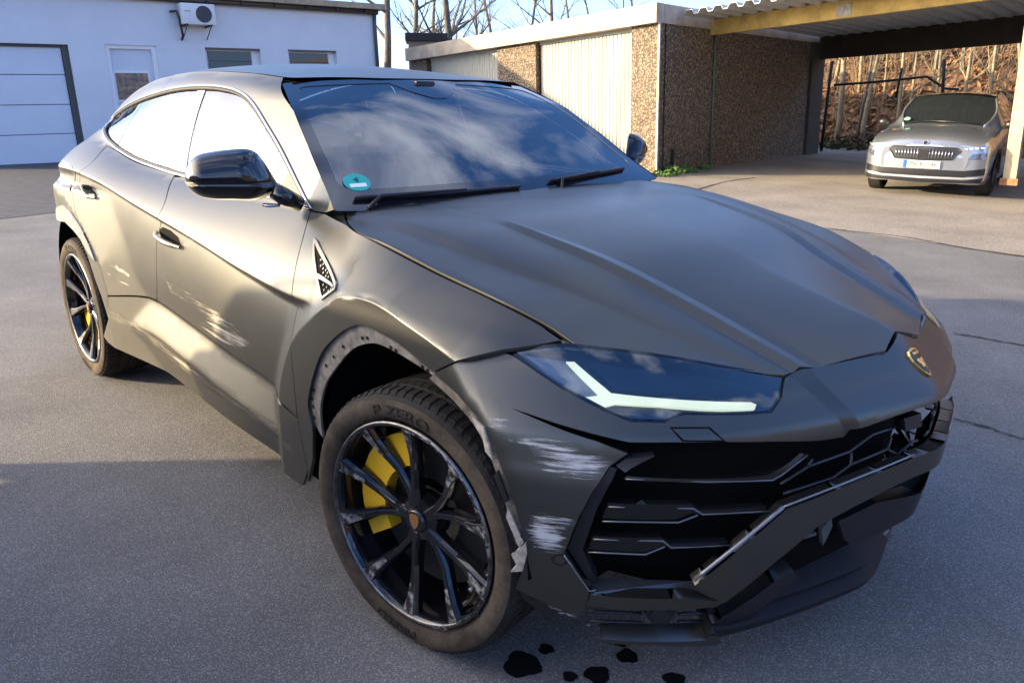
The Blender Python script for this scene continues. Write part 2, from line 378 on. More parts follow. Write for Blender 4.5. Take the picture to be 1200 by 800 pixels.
side_sec = Section([
    (Pchip({-2.8: .298, -1.9: .284, -1.2: .258, -.6: .268, .4: .27}), const(.925), .004),
    (lambda x: zL1(x)-.135, const(.972), .010),
    (zL1, const(.932), .008),
    (lambda x: .5*(zL1(x)+zL2(x)), const(.953), .05),
    (lambda x: zL2(x)-dL2(x), Pchip({-3: .948, -2: .942, -1: .934, -.4: .932, .4: .94}), .004),
    (zL2, w5, .005),
    (zB, wB, .012),
    (zR, wR, .030),
    (zT, wT, .020)], {2: .006, 3: .004, 5: .020, 6: .014, 7: .012})
CREST_F = [(-.70, .50), (-.66, .62), (-.56, .77), (-.41, .885), (-.27, .968), (-.13, .990), (-.03, .983), (.045, .967), (.15, .945), (.24, .922), (.34, .915), (.46, .90), (.62, .86), (.70, .70), (.70, -.2), (-.70, -.2)]
CREST_F = [tuple(p) for p in crom(CREST_F[:13], 6)]+CREST_F[13:]
CREST_R = [(-2.44, .45), (-2.47, .71), (-2.61, .82), (-2.77, .905), (-2.96, .985), (-3.16, 1.01), (-3.36, .995), (-3.55, .92), (-3.72, .75), (-3.78, .3), (-3.78, -.2), (-2.44, -.2)]
def w_side(x, z):
    x = np.asarray(x, float); z = np.asarray(z, float); x, z = np.broadcast_arrays(x, z)
    b = side_sec(x, z)
    df = sdist(x, z, CREST_F); zc = np.interp(x, [-.70, -.56, -.41, -.27, -.13, -.03, .045, .15, .24, .34, .46, .6], [.6, .77, .885, .968, .99, .983, .967, .945, .922, .915, .90, .86])
    b = smax(b, .984-.42*np.maximum(df, 0)-(1.45+3.2*sstep(.20, .44, x))*np.maximum(z-zc, 0)*sstep(-.46, -.26, x)-.8*np.maximum(z-.99, 0), .006)
    # fender top: one smooth sheet from the flare's crest up to the hood line
    zt_, wt_ = zB(x), wB(x); t = np.clip((z-zc)/np.maximum(zt_-zc, .02), 0, 1.15); top = .984+(wt_-.984)*t+.010*4*t*(1-t); kf = sstep(-.52, -.26, x)*sstep(-.006, .010, z-zc)
    b = b+(top-b)*kf
    dr = sdist(x, z, CREST_R); b = smax(b, 1.0-.15*np.maximum(dr, 0)-1.3*np.maximum(z-1.03, 0), .004)
    b = b-.80*np.maximum(-3.08-x, 0)**2*sstep(1.34, 1.00, z)-.88*np.maximum(-3.55-x, 0)**2*sstep(1.00, 1.34, z)
    return b
F_side = lambda x, y, z: -y-w_side(x, z)
S_side = Surf(lambda a, b: np.stack([a, -w_side(a, b), b], 1), lambda P: np.stack([0*P[:, 0], -np.ones(len(P)), .25+0*P[:, 0]], 1))
# roof
zC = Pchip({-4.2: 1.22, -4.0: 1.32, -3.6: 1.475, -3.2: 1.565, -2.8: 1.617, -2.4: 1.638, -2: 1.637, -1.6: 1.615, -1.3: 1.577, -1.1: 1.545})
def z_roof(x, y): 
    t = np.abs(y)/wT(x); return zC(x)-(zC(x)-zT(x))*np.power(t, 2.3)
S_roof = Surf(lambda a, b: np.stack([a, b, z_roof(a, b)], 1), lambda P: np.stack([0*P[:, 0], 0*P[:, 0], np.ones(len(P))], 1))
# hood
yrid = Pchip({-.62: .50, -.15: .485, .05: .475, .23: .46, .456: .405, .655: .372, .80: .350}); zrid = Pchip({-.62: 1.158, -.15: 1.146, .05: 1.117, .23: 1.082, .456: 1.004, .655: .933, .78: .889, .86: .862})
krid = Pchip({-.62: 0, -.30: .15, 0: .8, .2: 1, .8: 1}); wrid = Pchip({-.62: .01, -.1: .022, .3: .046, .8: .040})
hood_sec = Section([
    (const(0), Pchip({-.62: 1.165, -.15: 1.152, .05: 1.128, .23: 1.096, .456: 1.03, .655: .978, .78: .948, .86: .918}), .02),
    (lambda x: yrid(x)-wrid(x), lambda x: zrid(x)-.004*krid(x), .005),
    (yrid, lambda x: zrid(x)+.0035*krid(x), .005),
    (lambda x: yrid(x)+.030, lambda x: zrid(x)-.010*krid(x)-.002, .006),
    (Pchip({-.62: .74, -.35: .715, -.1: .69, .1: .66, .3: .61, .5: .54, .7: .46, .8: .40}), Pchip({-.62: 1.150, -.35: 1.142, -.1: 1.112, .1: 1.076, .3: 1.030, .5: .968, .7: .903, .80: .872, .86: .85}), .008),
    (Pchip({-.62: .775, -.35: .755, -.1: .725, .1: .69, .3: .632, .5: .556, .7: .47, .8: .408}), Pchip({-.62: 1.135, -.35: 1.124, -.1: 1.096, .1: 1.064, .3: 1.022, .5: .963, .7: .900, .80: .870, .86: .848}), .008),
    (lambda x: np.maximum(wB(x), .42), Pchip({-.62: 1.132, -.35: 1.118, .03: 1.06, .215: 1.03, .357: .99, .446: .957, .6: .917, .7: .895, .76: .880, .80: .868, .86: .845}), .01),
    (const(.9), Pchip({-.62: 1.10, -.35: 1.09, .03: 1.02, .215: .99, .357: .95, .446: .93, .6: .90, .787: .88, .86: .85}), .01)], {0: .004, 3: .004})
z_hood = lambda x, y: hood_sec(x, np.abs(y))
F_hood = lambda x, y, z: np.where((x > -.75) & (x < .95) & (np.abs(y) < .9), z-z_hood(x, y), 1.)
S_hood = Surf(lambda a, b: np.stack([a, b, z_hood(a, b)], 1), lambda P: np.stack([0*P[:, 0], 0*P[:, 0], np.ones(len(P))], 1))
# front end, as a radius about a vertical axis behind the nose
XC = -.3
x0f = Pchip({.10: .80, .2: .862, .26: .89, .35: .932, .45: .962, .55: .975, .65: .981, .75: .981, .778: .978, .83: .936, .856: .908, .882: .884, .90: .868, .926: .842, 1.0: .76})
def Xf(ay, z):
    lo = .27*(np.sqrt(ay*ay+.0016)-.04)+.34*np.power(ay, 4.5); hi = .28*(np.sqrt(ay*ay+.0016)-.04)+.38*np.power(ay, 4.5); k = sstep(.72, .92, z)
    yi = np.interp(z, [.73, .90], [.285, .350]); yo = np.interp(z, [.73, .90], [.315, .398])
    return x0f(z)-(lo+(hi-lo)*k)-.015*np.clip((ay-yi)/(yo-yi), 0, 1)*sstep(.68, .74, z)
def R_front(th, z):
    th = np.asarray(th, float); z = np.asarray(z, float); th, z = np.broadcast_arrays(th, z); c, s = np.cos(th), np.abs(np.sin(th))
    a = np.full(th.shape, .2); b = np.full(th.shape, 1.9)
    for _ in range(17):
        m_ = .5*(a+b); g = XC+m_*c-Xf(m_*s, z); b = np.where(g > 0, m_, b); a = np.where(g > 0, a, m_)
    rf = .5*(a+b); rs = np.full(th.shape, 1.0)
    for _ in range(4): rs = w_side(XC+rs*c, np.minimum(z, .93))/np.maximum(s, .2)
    return smin(rf, np.where(s > .25, rs, 3), .012)
F_front = lambda x, y, z: np.where((x > -.2) & (z < 1.0) & (z > .08), np.hypot(x-XC, y)-R_front(np.arctan2(y, x-XC), z), 1.)
def _sf(a, b):
    r = R_front(a, b); return np.stack([XC+r*np.cos(a), r*np.sin(a), b], 1)
S_front = Surf(_sf, lambda P: np.stack([P[:, 0]-XC, P[:, 1], 0*P[:, 0]], 1))
def R_lamp(th, z):                                  # the lamp glass: the nose surface without the flank
    th = np.asarray(th, float); z = np.asarray(z, float); th, z = np.broadcast_arrays(th, z); c, s = np.cos(th), np.abs(np.sin(th)); a = np.full(th.shape, .2); b = np.full(th.shape, 1.9)
    for _ in range(17):
        m_ = .5*(a+b); g = XC+m_*c-Xf(m_*s, z); b = np.where(g > 0, m_, b); a = np.where(g > 0, a, m_)
    return .5*(a+b)
F_lamp = lambda x, y, z: np.where((x > 0) & (z < 1.05) & (z > .5), np.hypot(x-XC, y)-R_lamp(np.arctan2(y, x-XC), z), 1.)
def _sl(a, b):
    r = R_lamp(a, b); return np.stack([XC+r*np.cos(a), r*np.sin(a), b], 1)
S_lamp = Surf(_sl, lambda P: np.stack([P[:, 0]-XC, P[:, 1], 0*P[:, 0]], 1))
def to_th(P): return [(math.atan2(p[1], p[0]-XC), p[2]) for p in P]
def fpx(pts, off=0): return to_th(lift(F_front, pts, off))
def lpx(pts): return to_th(lift(F_lamp, pts))
def spx(pts): return [(p[0], p[2]) for p in lift(F_side, pts)]
def hpx(pts): return [(p[0], p[1]) for p in lift(F_hood, pts)]
mirror2 = lambda q: [(-a, b) for a, b in q]      # for (angle, z)
mirrory = lambda q: [(a, -b) for a, b in q]      # for (x, y)
def full(half, mir): return list(half)+[p for p in mir(half)[::-1]]

# ------------------------------------------------------------------ the grey car
CAR = thing('damaged_car', 'matte grey sport utility car with scraped side and bare front wheel arch', 'car')
xs = np.linspace(-4.0, .6, 120)
crease_lines = []
for d in (-.011, -.0045, 0, .0045, .011): crease_lines.append([(x, float(zL2(x))+d) for x in xs if x < -.3])
for d in (-.009, -.003): crease_lines.append([(x, float(zL2(x)-dL2(x))+d) for x in xs if x < -.3])
crease_lines += [[(x, float(zL1(x))+d) for x in xs if x < -.55] for d in (.005, -.005)]
crease_lines += [[(x, float(zL1(x))-.135+d) for x in xs if x < -.55] for d in (.007, -.007)]
offp = lambda poly, d: inset(poly, d)
tops = [p for p in CREST_F if p[1] > .52 and p[0] < .5]
for d in (.015, .006, 0, -.006, -.015):
    q = []
    for i, p in enumerate(tops):
        a_ = np.array(tops[max(i-1, 0)]); b_ = np.array(tops[min(i+1, len(tops)-1)]); t_ = (b_-a_)/np.linalg.norm(b_-a_); q.append((p[0]-t_[1]*d, p[1]+t_[0]*d))
    crease_lines.append(q)
cut_fd = crom(spx([(364, 247), (352, 290), (342, 345), (341, 400), (349, 490), (361, 551)]), 6)          # fender / front door
cut_dd = crom(spx([(204, 207), (190, 245), (183.5, 285), (184, 330)])+[(-1.93, .60), (-1.90, .40), (-1.90, .29)], 6)
cut_rq = crom(spx([(125, 171), (107, 191)])+[(-2.80, 1.10), (-2.83, 1.02), (-2.78, .92)], 5)
arch_f = crom(spx([(366, 500), (361, 470), (373, 422), (390, 398), (410, 384), (426, 382), (445, 391), (470, 406), (507, 437)]), 6)
print('arch_f', np.round(arch_f[::6], 3).tolist())
dlo_bot = crom(spx([(366, 247), (340, 239), (300, 229), (250, 216), (205, 205), (160, 190), (136, 176)]), 5)
dlo_top = crom(spx([(136, 176), (126, 166), (121, 156), (123, 149), (132, 138), (146, 125), (170, 113), (205, 102.5), (240, 99.5), (268, 102), (286, 109), (299, 122), (314, 146), (330, 173), (346, 205), (366, 247)]), 5)
DLO = dlo_bot[:-1]+dlo_top[:-1]
print('dlo', np.round(DLO[::5], 3).tolist())
# pieces of outline
def lower(x0, x1, n=14): return [(x, float(zL1(x))+.012) for x in np.linspace(x0, x1, n)]
shut = crom(hpx([(404, 246), (408, 262), (421, 274), (450, 286), (520, 322), (580, 350), (640, 381), (674, 404)]), 6)
print('shut', np.round(shut[::6], 3).tolist())
shut_xz = [(p[0], float(z_hood(p[0], p[1]))) for p in shut]
joint = spx([(507, 437), (536, 423), (562, 416.5), (588, 410.5)])+[(.412, .963), (.437, .9565)]
# fender
xe = joint[-1][0]-.004; print('joint', np.round(joint, 3).tolist())
top = [(x, float(zB(x))-.002) for x in np.linspace(xe, -.45, 24)]
fend = list(arch_f)+joint[1:]+top+[(-.52, 1.136), (-.62, 1.142)]+list(cut_fd)
fend = fend+[(-.53, .300), (-.480, .40), (-.468, .49)]
panel('front_fender', fend, S_side, PAINT, CAR, h=.022, lines=crease_lines)
panel('cowl_corner', [(-.613, -.744), (-.545, -.782), (-.482, -.812), (-.42, -.838), (-.44, -.850), (-.53, -.838), (-.60, -.818), (-.66, -.80), (-.66, -.745)], S_hood, PAINT, CAR, h=.02, off=-.001, gap=.001)
# doors
fd = [tuple(p) for p in cut_fd if p[1] > float(zL1(p[0]))+.012]+[tuple(p) for p in lower(cut_fd[-8][0], -1.925)]+[tuple(p) for p in cut_dd[::-1] if p[1] > float(zL1(-1.93))+.012]+[tuple(p) for p in dlo_bot[::-1] if p[0] > cut_dd[0][0]+.004]
FD = panel('front_door', fd, S_side, PAINT, CAR, h=.022, lines=crease_lines)
rear_edge = list(cut_rq)+[(-2.70, .86), (-2.58, .78), (-2.475, .69), (-2.45, .60), (-2.44, float(zL1(-2.44))+.012)]
rd = rear_edge+lower(-2.40, -1.935)+[tuple(p) for p in cut_dd[::-1] if p[1] > float(zL1(-1.93))+.012]+[tuple(p) for p in dlo_bot if p[0] < cut_dd[0][0]-.004]
RD = panel('rear_door', rd, S_side, PAINT, CAR, h=.022, lines=crease_lines)
# sill skirt
sk = lower(-2.44, -.66)[::-1]; sk = [(x, z-.004) for x, z in sk]
skp = [(-.52, .49)]+[(-.60, float(zL1(-.6))+.008)]+sk+[(-2.47, .45), (-2.66, .315)]+[(x, float(side_sec.f[0][0](x))+.002) for x in np.linspace(-2.55, -.55, 20)]+[(-.49, .285)]
skp = [(x, z) for x, z in skp if True]
cl = [tuple(p) for p in cut_fd if p[1] < float(zL1(p[0]))+.006]
skp = [(-1.2, float(zL1(-1.2))+.008)] and [(cl[0][0]-.004, float(zL1(cl[0][0]))+.008)]+sk[1:]+[(-2.47, .45), (-2.62, .315)]+[(x, float(side_sec.f[0][0](x))+.002) for x in np.linspace(-2.55, cl[-1][0]-.05, 20)]+cl[::-1]
panel('side_skirt', skp, S_side, PAINT, CAR, h=.022, lines=crease_lines)
# rear quarter with C pillar up to the roof joint
rear_arch = [(-2.47, .42), (-2.545, .54), (-2.60, .60), (-2.69, .731), (-2.82, .83), (-2.98, .89), (-3.16, .89), (-3.32, .82), (-3.44, .70), (-3.5, .55), (-3.52, .35)]
rail_top = lambda x0, x1, n: [(x, float(zT(x))-.001) for x in np.linspace(x0, x1, n)]
qp = [tuple(p) for p in cut_rq[::-1]]+[tuple(p) for p in dlo_top if p[0] < -2.7 and p[1] < 1.44][::1]
tail = dlo_top[:]
i_top = int(np.argmin([abs(p[0]+2.35)+(0 if p[1] > 1.4 else 9) for p in dlo_top]))
frame_top = [tuple(p) for p in dlo_top[:i_top+1]]
qpoly = [tuple(p) for p in rear_edge[::-1]]+frame_top+[(dlo_top[i_top][0], float(zT(dlo_top[i_top][0])))]+rail_top(dlo_top[i_top][0]-.05, -3.95, 26)+[(-4.02, 1.1), (-3.98, .8), (-3.9, .45), (-3.6, .3)]+rear_arch[::-1]
panel('rear_quarter_panel', qpoly, S_side, PAINT, CAR, h=.026, lines=crease_lines)
# A pillar and roof rail
ws_edge_px = [(330, 96.5), (344, 130), (360, 169), (376, 208), (391, 246)]
ws_edge = lift(F_side, ws_edge_px)
print('ws_edge', np.round(ws_edge, 3).tolist())
ap = [tuple(p) for p in dlo_top[i_top:]]+[(-.62, 1.145)]+[(p[0], p[2]) for p in ws_edge[::-1]]+rail_top(ws_edge[0][0]-.03, dlo_top[i_top][0], 24)
panel('roof_rail', ap, S_side, PAINT, CAR, h=.024, gap=.0004, thick=0)
# roof
wse = ws_edge
rf = [(-1.205, 0), (-1.21, -.2), (-1.235, -.4), (wse[0][0], -float(wT(wse[0][0]))+.012)]+[(x, -float(wT(x))+.001) for x in np.linspace(wse[0][0]-.05, -3.95, 24)]+[(-4.02, -.2), (-4.02, 0)]
panel('roof', full(rf[1:-1], mirrory), S_roof, PAINT, CAR, h=.05, both=False, thick=0, gap=0)
# tail (closing the body at the back)
tl = [(z, w_) for z, w_ in ((.3, .45), (.5, .50), (.8, .52), (1.05, .52), (1.15, .50), (1.24, .45))]
V = []; Fq = []
for i, (z, w_) in enumerate(tl):
    for j in range(9):
        y = w_*(j/4-1); V.append((-4.02-.10*(1-(y/w_)**2)-(.06 if .4 < z < 1.1 else 0), y, z))
for i in range(len(tl)-1):
    for j in range(8): Fq.append((i*9+j, i*9+j+1, (i+1)*9+j+1, (i+1)*9+j))
mesh_obj('rear_bumper', V, Fq, PAINT, CAR, True)
# hood
nose_half = hpx([(919, 440.5), (938, 430.5), (1039, 410.5), (1050, 388.5)])
print('nose_half', np.round(nose_half, 3).tolist())
nose_half[-1] = (nose_half[-1][0], 0.0)
hd = [(-.545, 0), (-.56, -.2), (-.585, -.45), (-.615, -.66)]+[tuple(p) for p in shut[1:]]
hd += [tuple(p) for p in hpx([(720, 409), (763, 417), (857, 433)])]+[tuple(p) for p in nose_half]
hl_ = []
for i in (1, 2, 3, 4, 5):
    for d in (.004, -.004): hl_.append([(x, float(hood_sec.f[i][0](x))+d) for x in np.linspace(-.6, .84, 60)])
hl_ = [[(x, s*y) for x, y in q] for q in hl_ for s in (1, -1)]
panel('hood', full(hd[1:-1]+[hd[-1]], mirrory)[:-1] if False else [hd[0]]+hd[1:]+[(a, -b) for a, b in hd[-2:0:-1]], S_hood, PAINT, CAR, h=.03, both=False, lines=hl_, gap=.003)
# front bumper
print('hl test', np.round(lift(F_front, [(604, 412), (640, 407), (665, 405), (700, 408), (763, 416)]), 3).tolist())
bump_r = nose_half and fpx([(1039, 411.5), (938, 431.5), (919, 442)])
low_edge = fpx([(737, 519), (790, 519), (847, 518.5), (905, 518), (960, 517), (989, 512.5), (996, 504), (1050, 488)])
b0 = (0, .778)
hl_bot = fpx([(916, 463), (904, 482.5), (870, 485), (837, 485), (801, 484.5), (779, 494), (739, 493), (709, 481), (661, 456), (628, 434), (602, 416), (588, 411)])
arch_b = fpx([(507, 437), (535, 462), (560, 491), (578, 525), (592, 562), (605, 600), (616, 640), (612, 664), (603, 690)])
inner = fpx([(640, 707), (676, 725), (686, 712), (692, 695), (662, 648), (680, 605), (695, 577), (715, 547), (738, 531), (700, 516), (661, 503), (625, 488), (598, 477.5), (620, 486), (649, 496)])
bh = [(0, .924)]+bump_r+hl_bot+fpx([(536, 423)])+arch_b+inner+low_edge+[b0]
print('bumper', np.round(bh, 3).tolist())
nl = []
for q_ in ([.285, .350], [.315, .398]):
    for d in (-.003, .003):
        for s in (1, -1): nl.append([(s*math.atan2(y+d, float(Xf(np.array([y+d]), np.array([z]))[0])-XC), z) for z, y in [(zz, float(np.interp(zz, [.73, .90], q_))) for zz in np.linspace(.735, .895, 12)]])
panel('front_bumper', bh+[(-a, b) for a, b in bh[-2:0:-1]], S_front, PAINT, CAR, h=.026, both=False, lines=nl, thick=.02)
# ------------------------------------------------------------------ inner skin that closes the panel gaps
def vpanel(name, poly, S, m, off, h=.08, holes=(), both=True): return panel(name, poly, S, m, CAR, h=h, gap=0, thick=0, off=off, holes=holes, both=both)
ARCHF = [(-.56, .25), (-.52, .60), (-.42, .80), (-.22, .935), (0, .955), (.22, .90), (.42, .80), (.56, .5), (.56, .25)]
vpanel('inner_side_structure', [(-.50, .30), (-.49, .62), (-.42, .80), (-.27, .93), (-.10, .96), (.05, .95), (.30, .86), (.28, .90), (.1, 1.0), (-.30, 1.08), (-.45, 1.11), (-.75, 1.12), (-1.9, 1.15), (-2.7, 1.19), (-3.9, 1.05), (-3.9, .5), (-3.58, .32), (-3.55, .60), (-3.45, .78), (-3.2, .95), (-2.9, .95), (-2.7, .83), (-2.58, .62), (-2.5, .33)], S_side, VOID, -.035)
vpanel('engine_bay_cover', [(-.58, -.70), (.35, -.74), (.60, -.60), (.76, -.40), (.80, 0), (.76, .40), (.60, .60), (.35, .74), (-.58, .70)], S_hood, VOID, -.03, both=False)
core = [(-.80, .36), (-.95, .62), (-.95, .80), (-.90, .87), (-.6, .89), (0, .90), (.6, .89), (.90, .87), (.95, .80), (.95, .62), (.80, .36), (.55, .24), (0, .24), (-.55, .24)]
vpanel('bumper_core', core, S_front, VOID, -.13, both=False)
bm = bmesh.new(); add_box(bm, (-1.75, 0, .30), (4.3, 1.30, .10)); add_box(bm, (-1.6, 0, .30), (1.75, 1.72, .12)); bm_obj('underbody', bm, VOID, CAR)
def arch_liner(x, zc, r, y0, y1, f0=-.12, f1=1.12):
    V, Fq = [], []
    n = 22
    for i in range(n+1):
        a = math.pi*(f0+(f1-f0)*i/n); c, s = math.cos(a), math.sin(a)
        V += [(x+r*c, y0, zc+r*s), (x+r*c, y1, zc+r*s)]
    k = len(V); V.append((x, y1, zc)) 
    for i in range(n): Fq += [(2*i, 2*i+1, 2*i+3, 2*i+2), (2*i+1, k, 2*i+3)]
    for sgn in (1, -1): mesh_obj('wheel_arch_liner', [(a, b*sgn, c) for a, b, c in V], Fq, VOID, CAR, True)
arch_liner(0, .42, .465, -.945, -.56, .0, 1.10); arch_liner(-3.02, .42, .49, -.955, -.56)

# ------------------------------------------------------------------ side glass
dl = inset(DLO, .010)
dl = [tuple(p) for p in dl]
def clipx(poly, fn):                               # keep the part of a polygon where fn(x,z) >= 0
    out = []; n = len(poly)
    for i in range(n):
        a, b = poly[i], poly[(i+1) % n]; fa, fb = fn(*a), fn(*b)
        if fa >= 0: out.append(a)
        if fa*fb < 0:
            t = fa/(fa-fb); out.append((a[0]+(b[0]-a[0])*t, a[1]+(b[1]-a[1])*t))
    return out
def sidel(p, q): return lambda x, z: (q[0]-p[0])*(z-p[1])-(q[1]-p[1])*(x-p[0])
b1 = spx([(202.4, 197), (230.6, 105)]); b2 = spx([(216, 205), (240.6, 103)]); b3 = spx([(137, 169), (164.5, 121)])
neg = lambda f: (lambda x, z: -f(x, z))
panel('front_door_window', clipx(dl, neg(sidel(*b2))), S_side, GLASS, FD[0], h=.05, off=-.007, thick=.004, both=False)
panel('front_door_window', clipx(dl, neg(sidel(*b2))), S_side, GLASS, FD[1], h=.05, off=-.007, thick=.004, both=False, mirror=True)
PG = mat('pillar_gloss', (.02, .02, .022), .03, 0, .9, coat=1, coatr=.02)
panel('door_pillar', clipx(clipx(dl, sidel(*b2)), neg(sidel(*b1))), S_side, PG, CAR, h=.05, off=-.004, thick=.006)
rg = clipx(clipx(dl, sidel(*b1)), neg(sidel(*b3)))
for i, mr in ((0, False), (1, True)): panel('rear_door_window', rg, S_side, GLASS, RD[i], h=.05, off=-.007, thick=.004, both=False, mirror=mr, gap=.003)
panel('quarter_window', clipx(dl, sidel(*b3)), S_side, GLASS, CAR, h=.05, off=-.007, thick=.004, gap=.003)
def on_side(q, off=0): A = np.array(q); return S_side.pts(A)+S_side.nrm(A)*off
ring = on_side(resample(inset(DLO, .004), .03), .002)
for s in (1, -1): tube_obj('window_trim', ring*[1, s, 1], .0065, CHROME, CAR, 6, True)
ring2 = on_side(resample(inset(DLO, .013), .03), -.003)
for s in (1, -1): tube_obj('window_seal', ring2*[1, s, 1], .007, RUBBER, CAR, 6, True)

# ------------------------------------------------------------------ windshield
E1 = ws_edge[::-1]                                  # bottom -> top along the right edge
tE = np.linspace(0, 1, len(E1)); eX, eY, eZ = (Pchip(list(zip(tE, E1[:, k]))) for k in range(3))
def f_ws(s, t):
    bx = -.50+(-1.212+.50)*t; bz = 1.125+(1.560-1.125)*t+.022*4*t*(1-t)
    q = np.abs(s)**2.1
    x = bx+(eX(t)-bx)*q; y = -eY(t)*s; z = bz+(eZ(t)-.004-bz)*q
    return np.stack([x, y, z], 1)
S_ws = Surf(f_ws, lambda P: np.stack([.5+0*P[:, 0], 0*P[:, 0], np.ones(len(P))], 1))
def rrect(x0, x1, y0, y1, r, n=6, ry=None):
    ry = ry or r; o = []
    for cx, cy, a0 in ((x1-r, y0+ry, -90), (x1-r, y1-ry, 0), (x0+r, y1-ry, 90), (x0+r, y0+ry, 180)):
        for k in range(n+1): a = R(a0+90*k/n); o.append((cx+r*math.cos(a), cy+ry*math.sin(a)))
    return o
top_in = [(.93, .955), (.30, .955), (.17, .86), (.06, .80), (-.06, .80), (-.17, .86), (-.30, .955), (-.93, .955)]
inner_ws = [(x, y) for x, y in rrect(-.935, .935, .15, .955, .08, 5, .07)]
inner_ws = [p for p in inner_ws if True]
# sensor bay notch in the upper border
k_top = [i for i, p in enumerate(inner_ws) if abs(p[1]-.955) < 1e-6]
iw = inner_ws[:k_top[0]+1]+[(.27, .955), (.16, .86), (.05, .80), (-.05, .80), (-.16, .86), (-.27, .955)]+inner_ws[k_top[-1]:]
panel('windshield', rrect(-1, 1, .0, 1, .02), S_ws, WGLASS, CAR, h=.05, off=-.002, thick=0, gap=.002, both=False)
FRIT = mat('windshield_border', (.010, .010, .013), .05, 0, .5, coat=.8)
panel('windshield_border', rrect(-1, 1, .0, 1, .02), S_ws, FRIT, CAR, h=.045, off=.0008, thick=.005, gap=.001, holes=[iw], both=False)
# wipers and cowl
COWL = mat('cowl_plastic', (.012, .012, .013), .5)
V, Fq = [], []
for i in range(13):
    y = -.74+1.48*i/12; q = abs(y/.74)**2.1
    V += [(-.50-.13*q-.02, y, 1.115+.012*q), (-.63-.10*q, y, 1.155-.012*q+.01)]
for i in range(12): Fq.append((2*i, 2*i+1, 2*i+3, 2*i+2))
mesh_obj('cowl_panel', V, Fq, COWL, CAR, True)
def wiper(p, q, r_):
    P = f_ws(*[np.array(v) for v in zip(*[(p[0]+(q[0]-p[0])*t, p[1]+(q[1]-p[1])*t) for t in np.linspace(0, 1, 9)])])+np.array([.006, 0, .010])
    o = tube_obj('wiper', P, [.006, .007, .008, .009, .009, .008, .008, .007, .005], BLKPLAST, CAR, 6)
    Q = P+np.array([-.003, 0, -.007]); tube_obj('wiper_blade', Q, .004, RUBBER, o, 5)
    tube_obj('wiper_arm', [P[0]+np.array([.05, .02, -.03]), P[1]+np.array([.012, 0, .004]), P[5]+np.array([.003, 0, .006])], [.008, .007, .005], BLKPLAST, o, 6)
wiper((-.90, .075), (-.04, .085), 1); wiper((.17, .10), (.80, .125), 1)

# ------------------------------------------------------------------ cabin
TRIM = mat('cabin_trim', (.016, .016, .018), .6, var=.3, vscale=20); LEATHER = mat('seat_leather', (.02, .019, .02), .45)
V, Fq = [], []
prof = [(-.58, 1.085), (-.75, 1.115), (-.95, 1.135), (-1.08, 1.12), (-1.15, 1.06), (-1.16, .90), (-1.10, .60)]
for i, (x, z) in enumerate(prof):
    for j in range(11):
        y = -.74+1.48*j/10; V.append((x+.03*(1-(y/.74)**2)*(-1), y, z+.02*math.exp(-((y-.37)/.2)**2)*(1 if 1 <= i <= 4 else 0)))
for i in range(len(prof)-1):
    for j in range(10): Fq.append((i*11+j, i*11+j+1, (i+1)*11+j+1, (i+1)*11+j))
mesh_obj('dashboard', V, Fq, TRIM, CAR, True)
sw = [Vector((.185*math.cos(a), .185*math.sin(a), 0)) for a in np.linspace(0, 2*math.pi, 33)[:-1]]
MS = Matrix.Translation((-1.17, .37, 1.10)) @ Matrix.Rotation(R(-68), 4, 'Y')
bm = bmesh.new(); tube(bm, [MS @ v for v in sw], .016, 8, True)
for a in (R(90), R(-90), R(180)): tube(bm, [MS @ Vector((0, 0, -.02)), MS @ Vector((.18*math.cos(a), .18*math.sin(a), 0))], .014, 6)
bmesh.ops.create_uvsphere(bm, u_segments=14, v_segments=8, radius=.06, matrix=MS @ Matrix.Diagonal((1, 1, .5, 1)))
bm_obj('steering_wheel', bm, TRIM, CAR, True)
def seat(y, x):
    bm = bmesh.new()
    for c, s, ry in (((x, y, .62), (.52, .50, .18), 0), ((x-.28, y, .95), (.16, .50, .66), -18), ((x-.40, y, 1.33), (.10, .26, .18), -12)):
        M = Matrix.Translation(c) @ Matrix.Rotation(R(ry), 4, 'Y'); add_box(bm, (0, 0, 0), s, 0, .05, M)
    bm_obj('seat', bm, LEATHER, CAR, 50)
seat(.38, -1.75); seat(-.38, -1.75)
bm = bmesh.new(); add_box(bm, (-2.75, 0, .62), (.5, 1.25, .2), 0, .06); add_box(bm, (-3.03, 0, .95), (.16, 1.25, .62), 0, .06, Matrix.Identity(4)); bm_obj('rear_seat', bm, LEATHER, CAR, 50)
mesh_obj('cabin_floor', [(-3.4, -.8, .42), (-.9, -.8, .42), (-.9, .8, .42), (-3.4, .8, .42)], [(0, 1, 2, 3)], TRIM, CAR)
bm = bmesh.new(); add_box(bm, (-1.22, .03, 1.475), (.03, .24, .07), 0, .012, Matrix.Identity(4)); add_box(bm, (-1.20, .0, 1.525), (.07, .10, .06), 0, .012); bm_obj('inside_mirror', bm, BLKPLAST, CAR, 40)
HEADL = mat('headliner', (.03, .03, .032), .8)
panel('headliner', [(-1.30, -.50), (-3.6, -.42), (-3.6, .42), (-1.30, .50)], S_roof, HEADL, CAR, h=.1, off=-.03, thick=0, both=False)

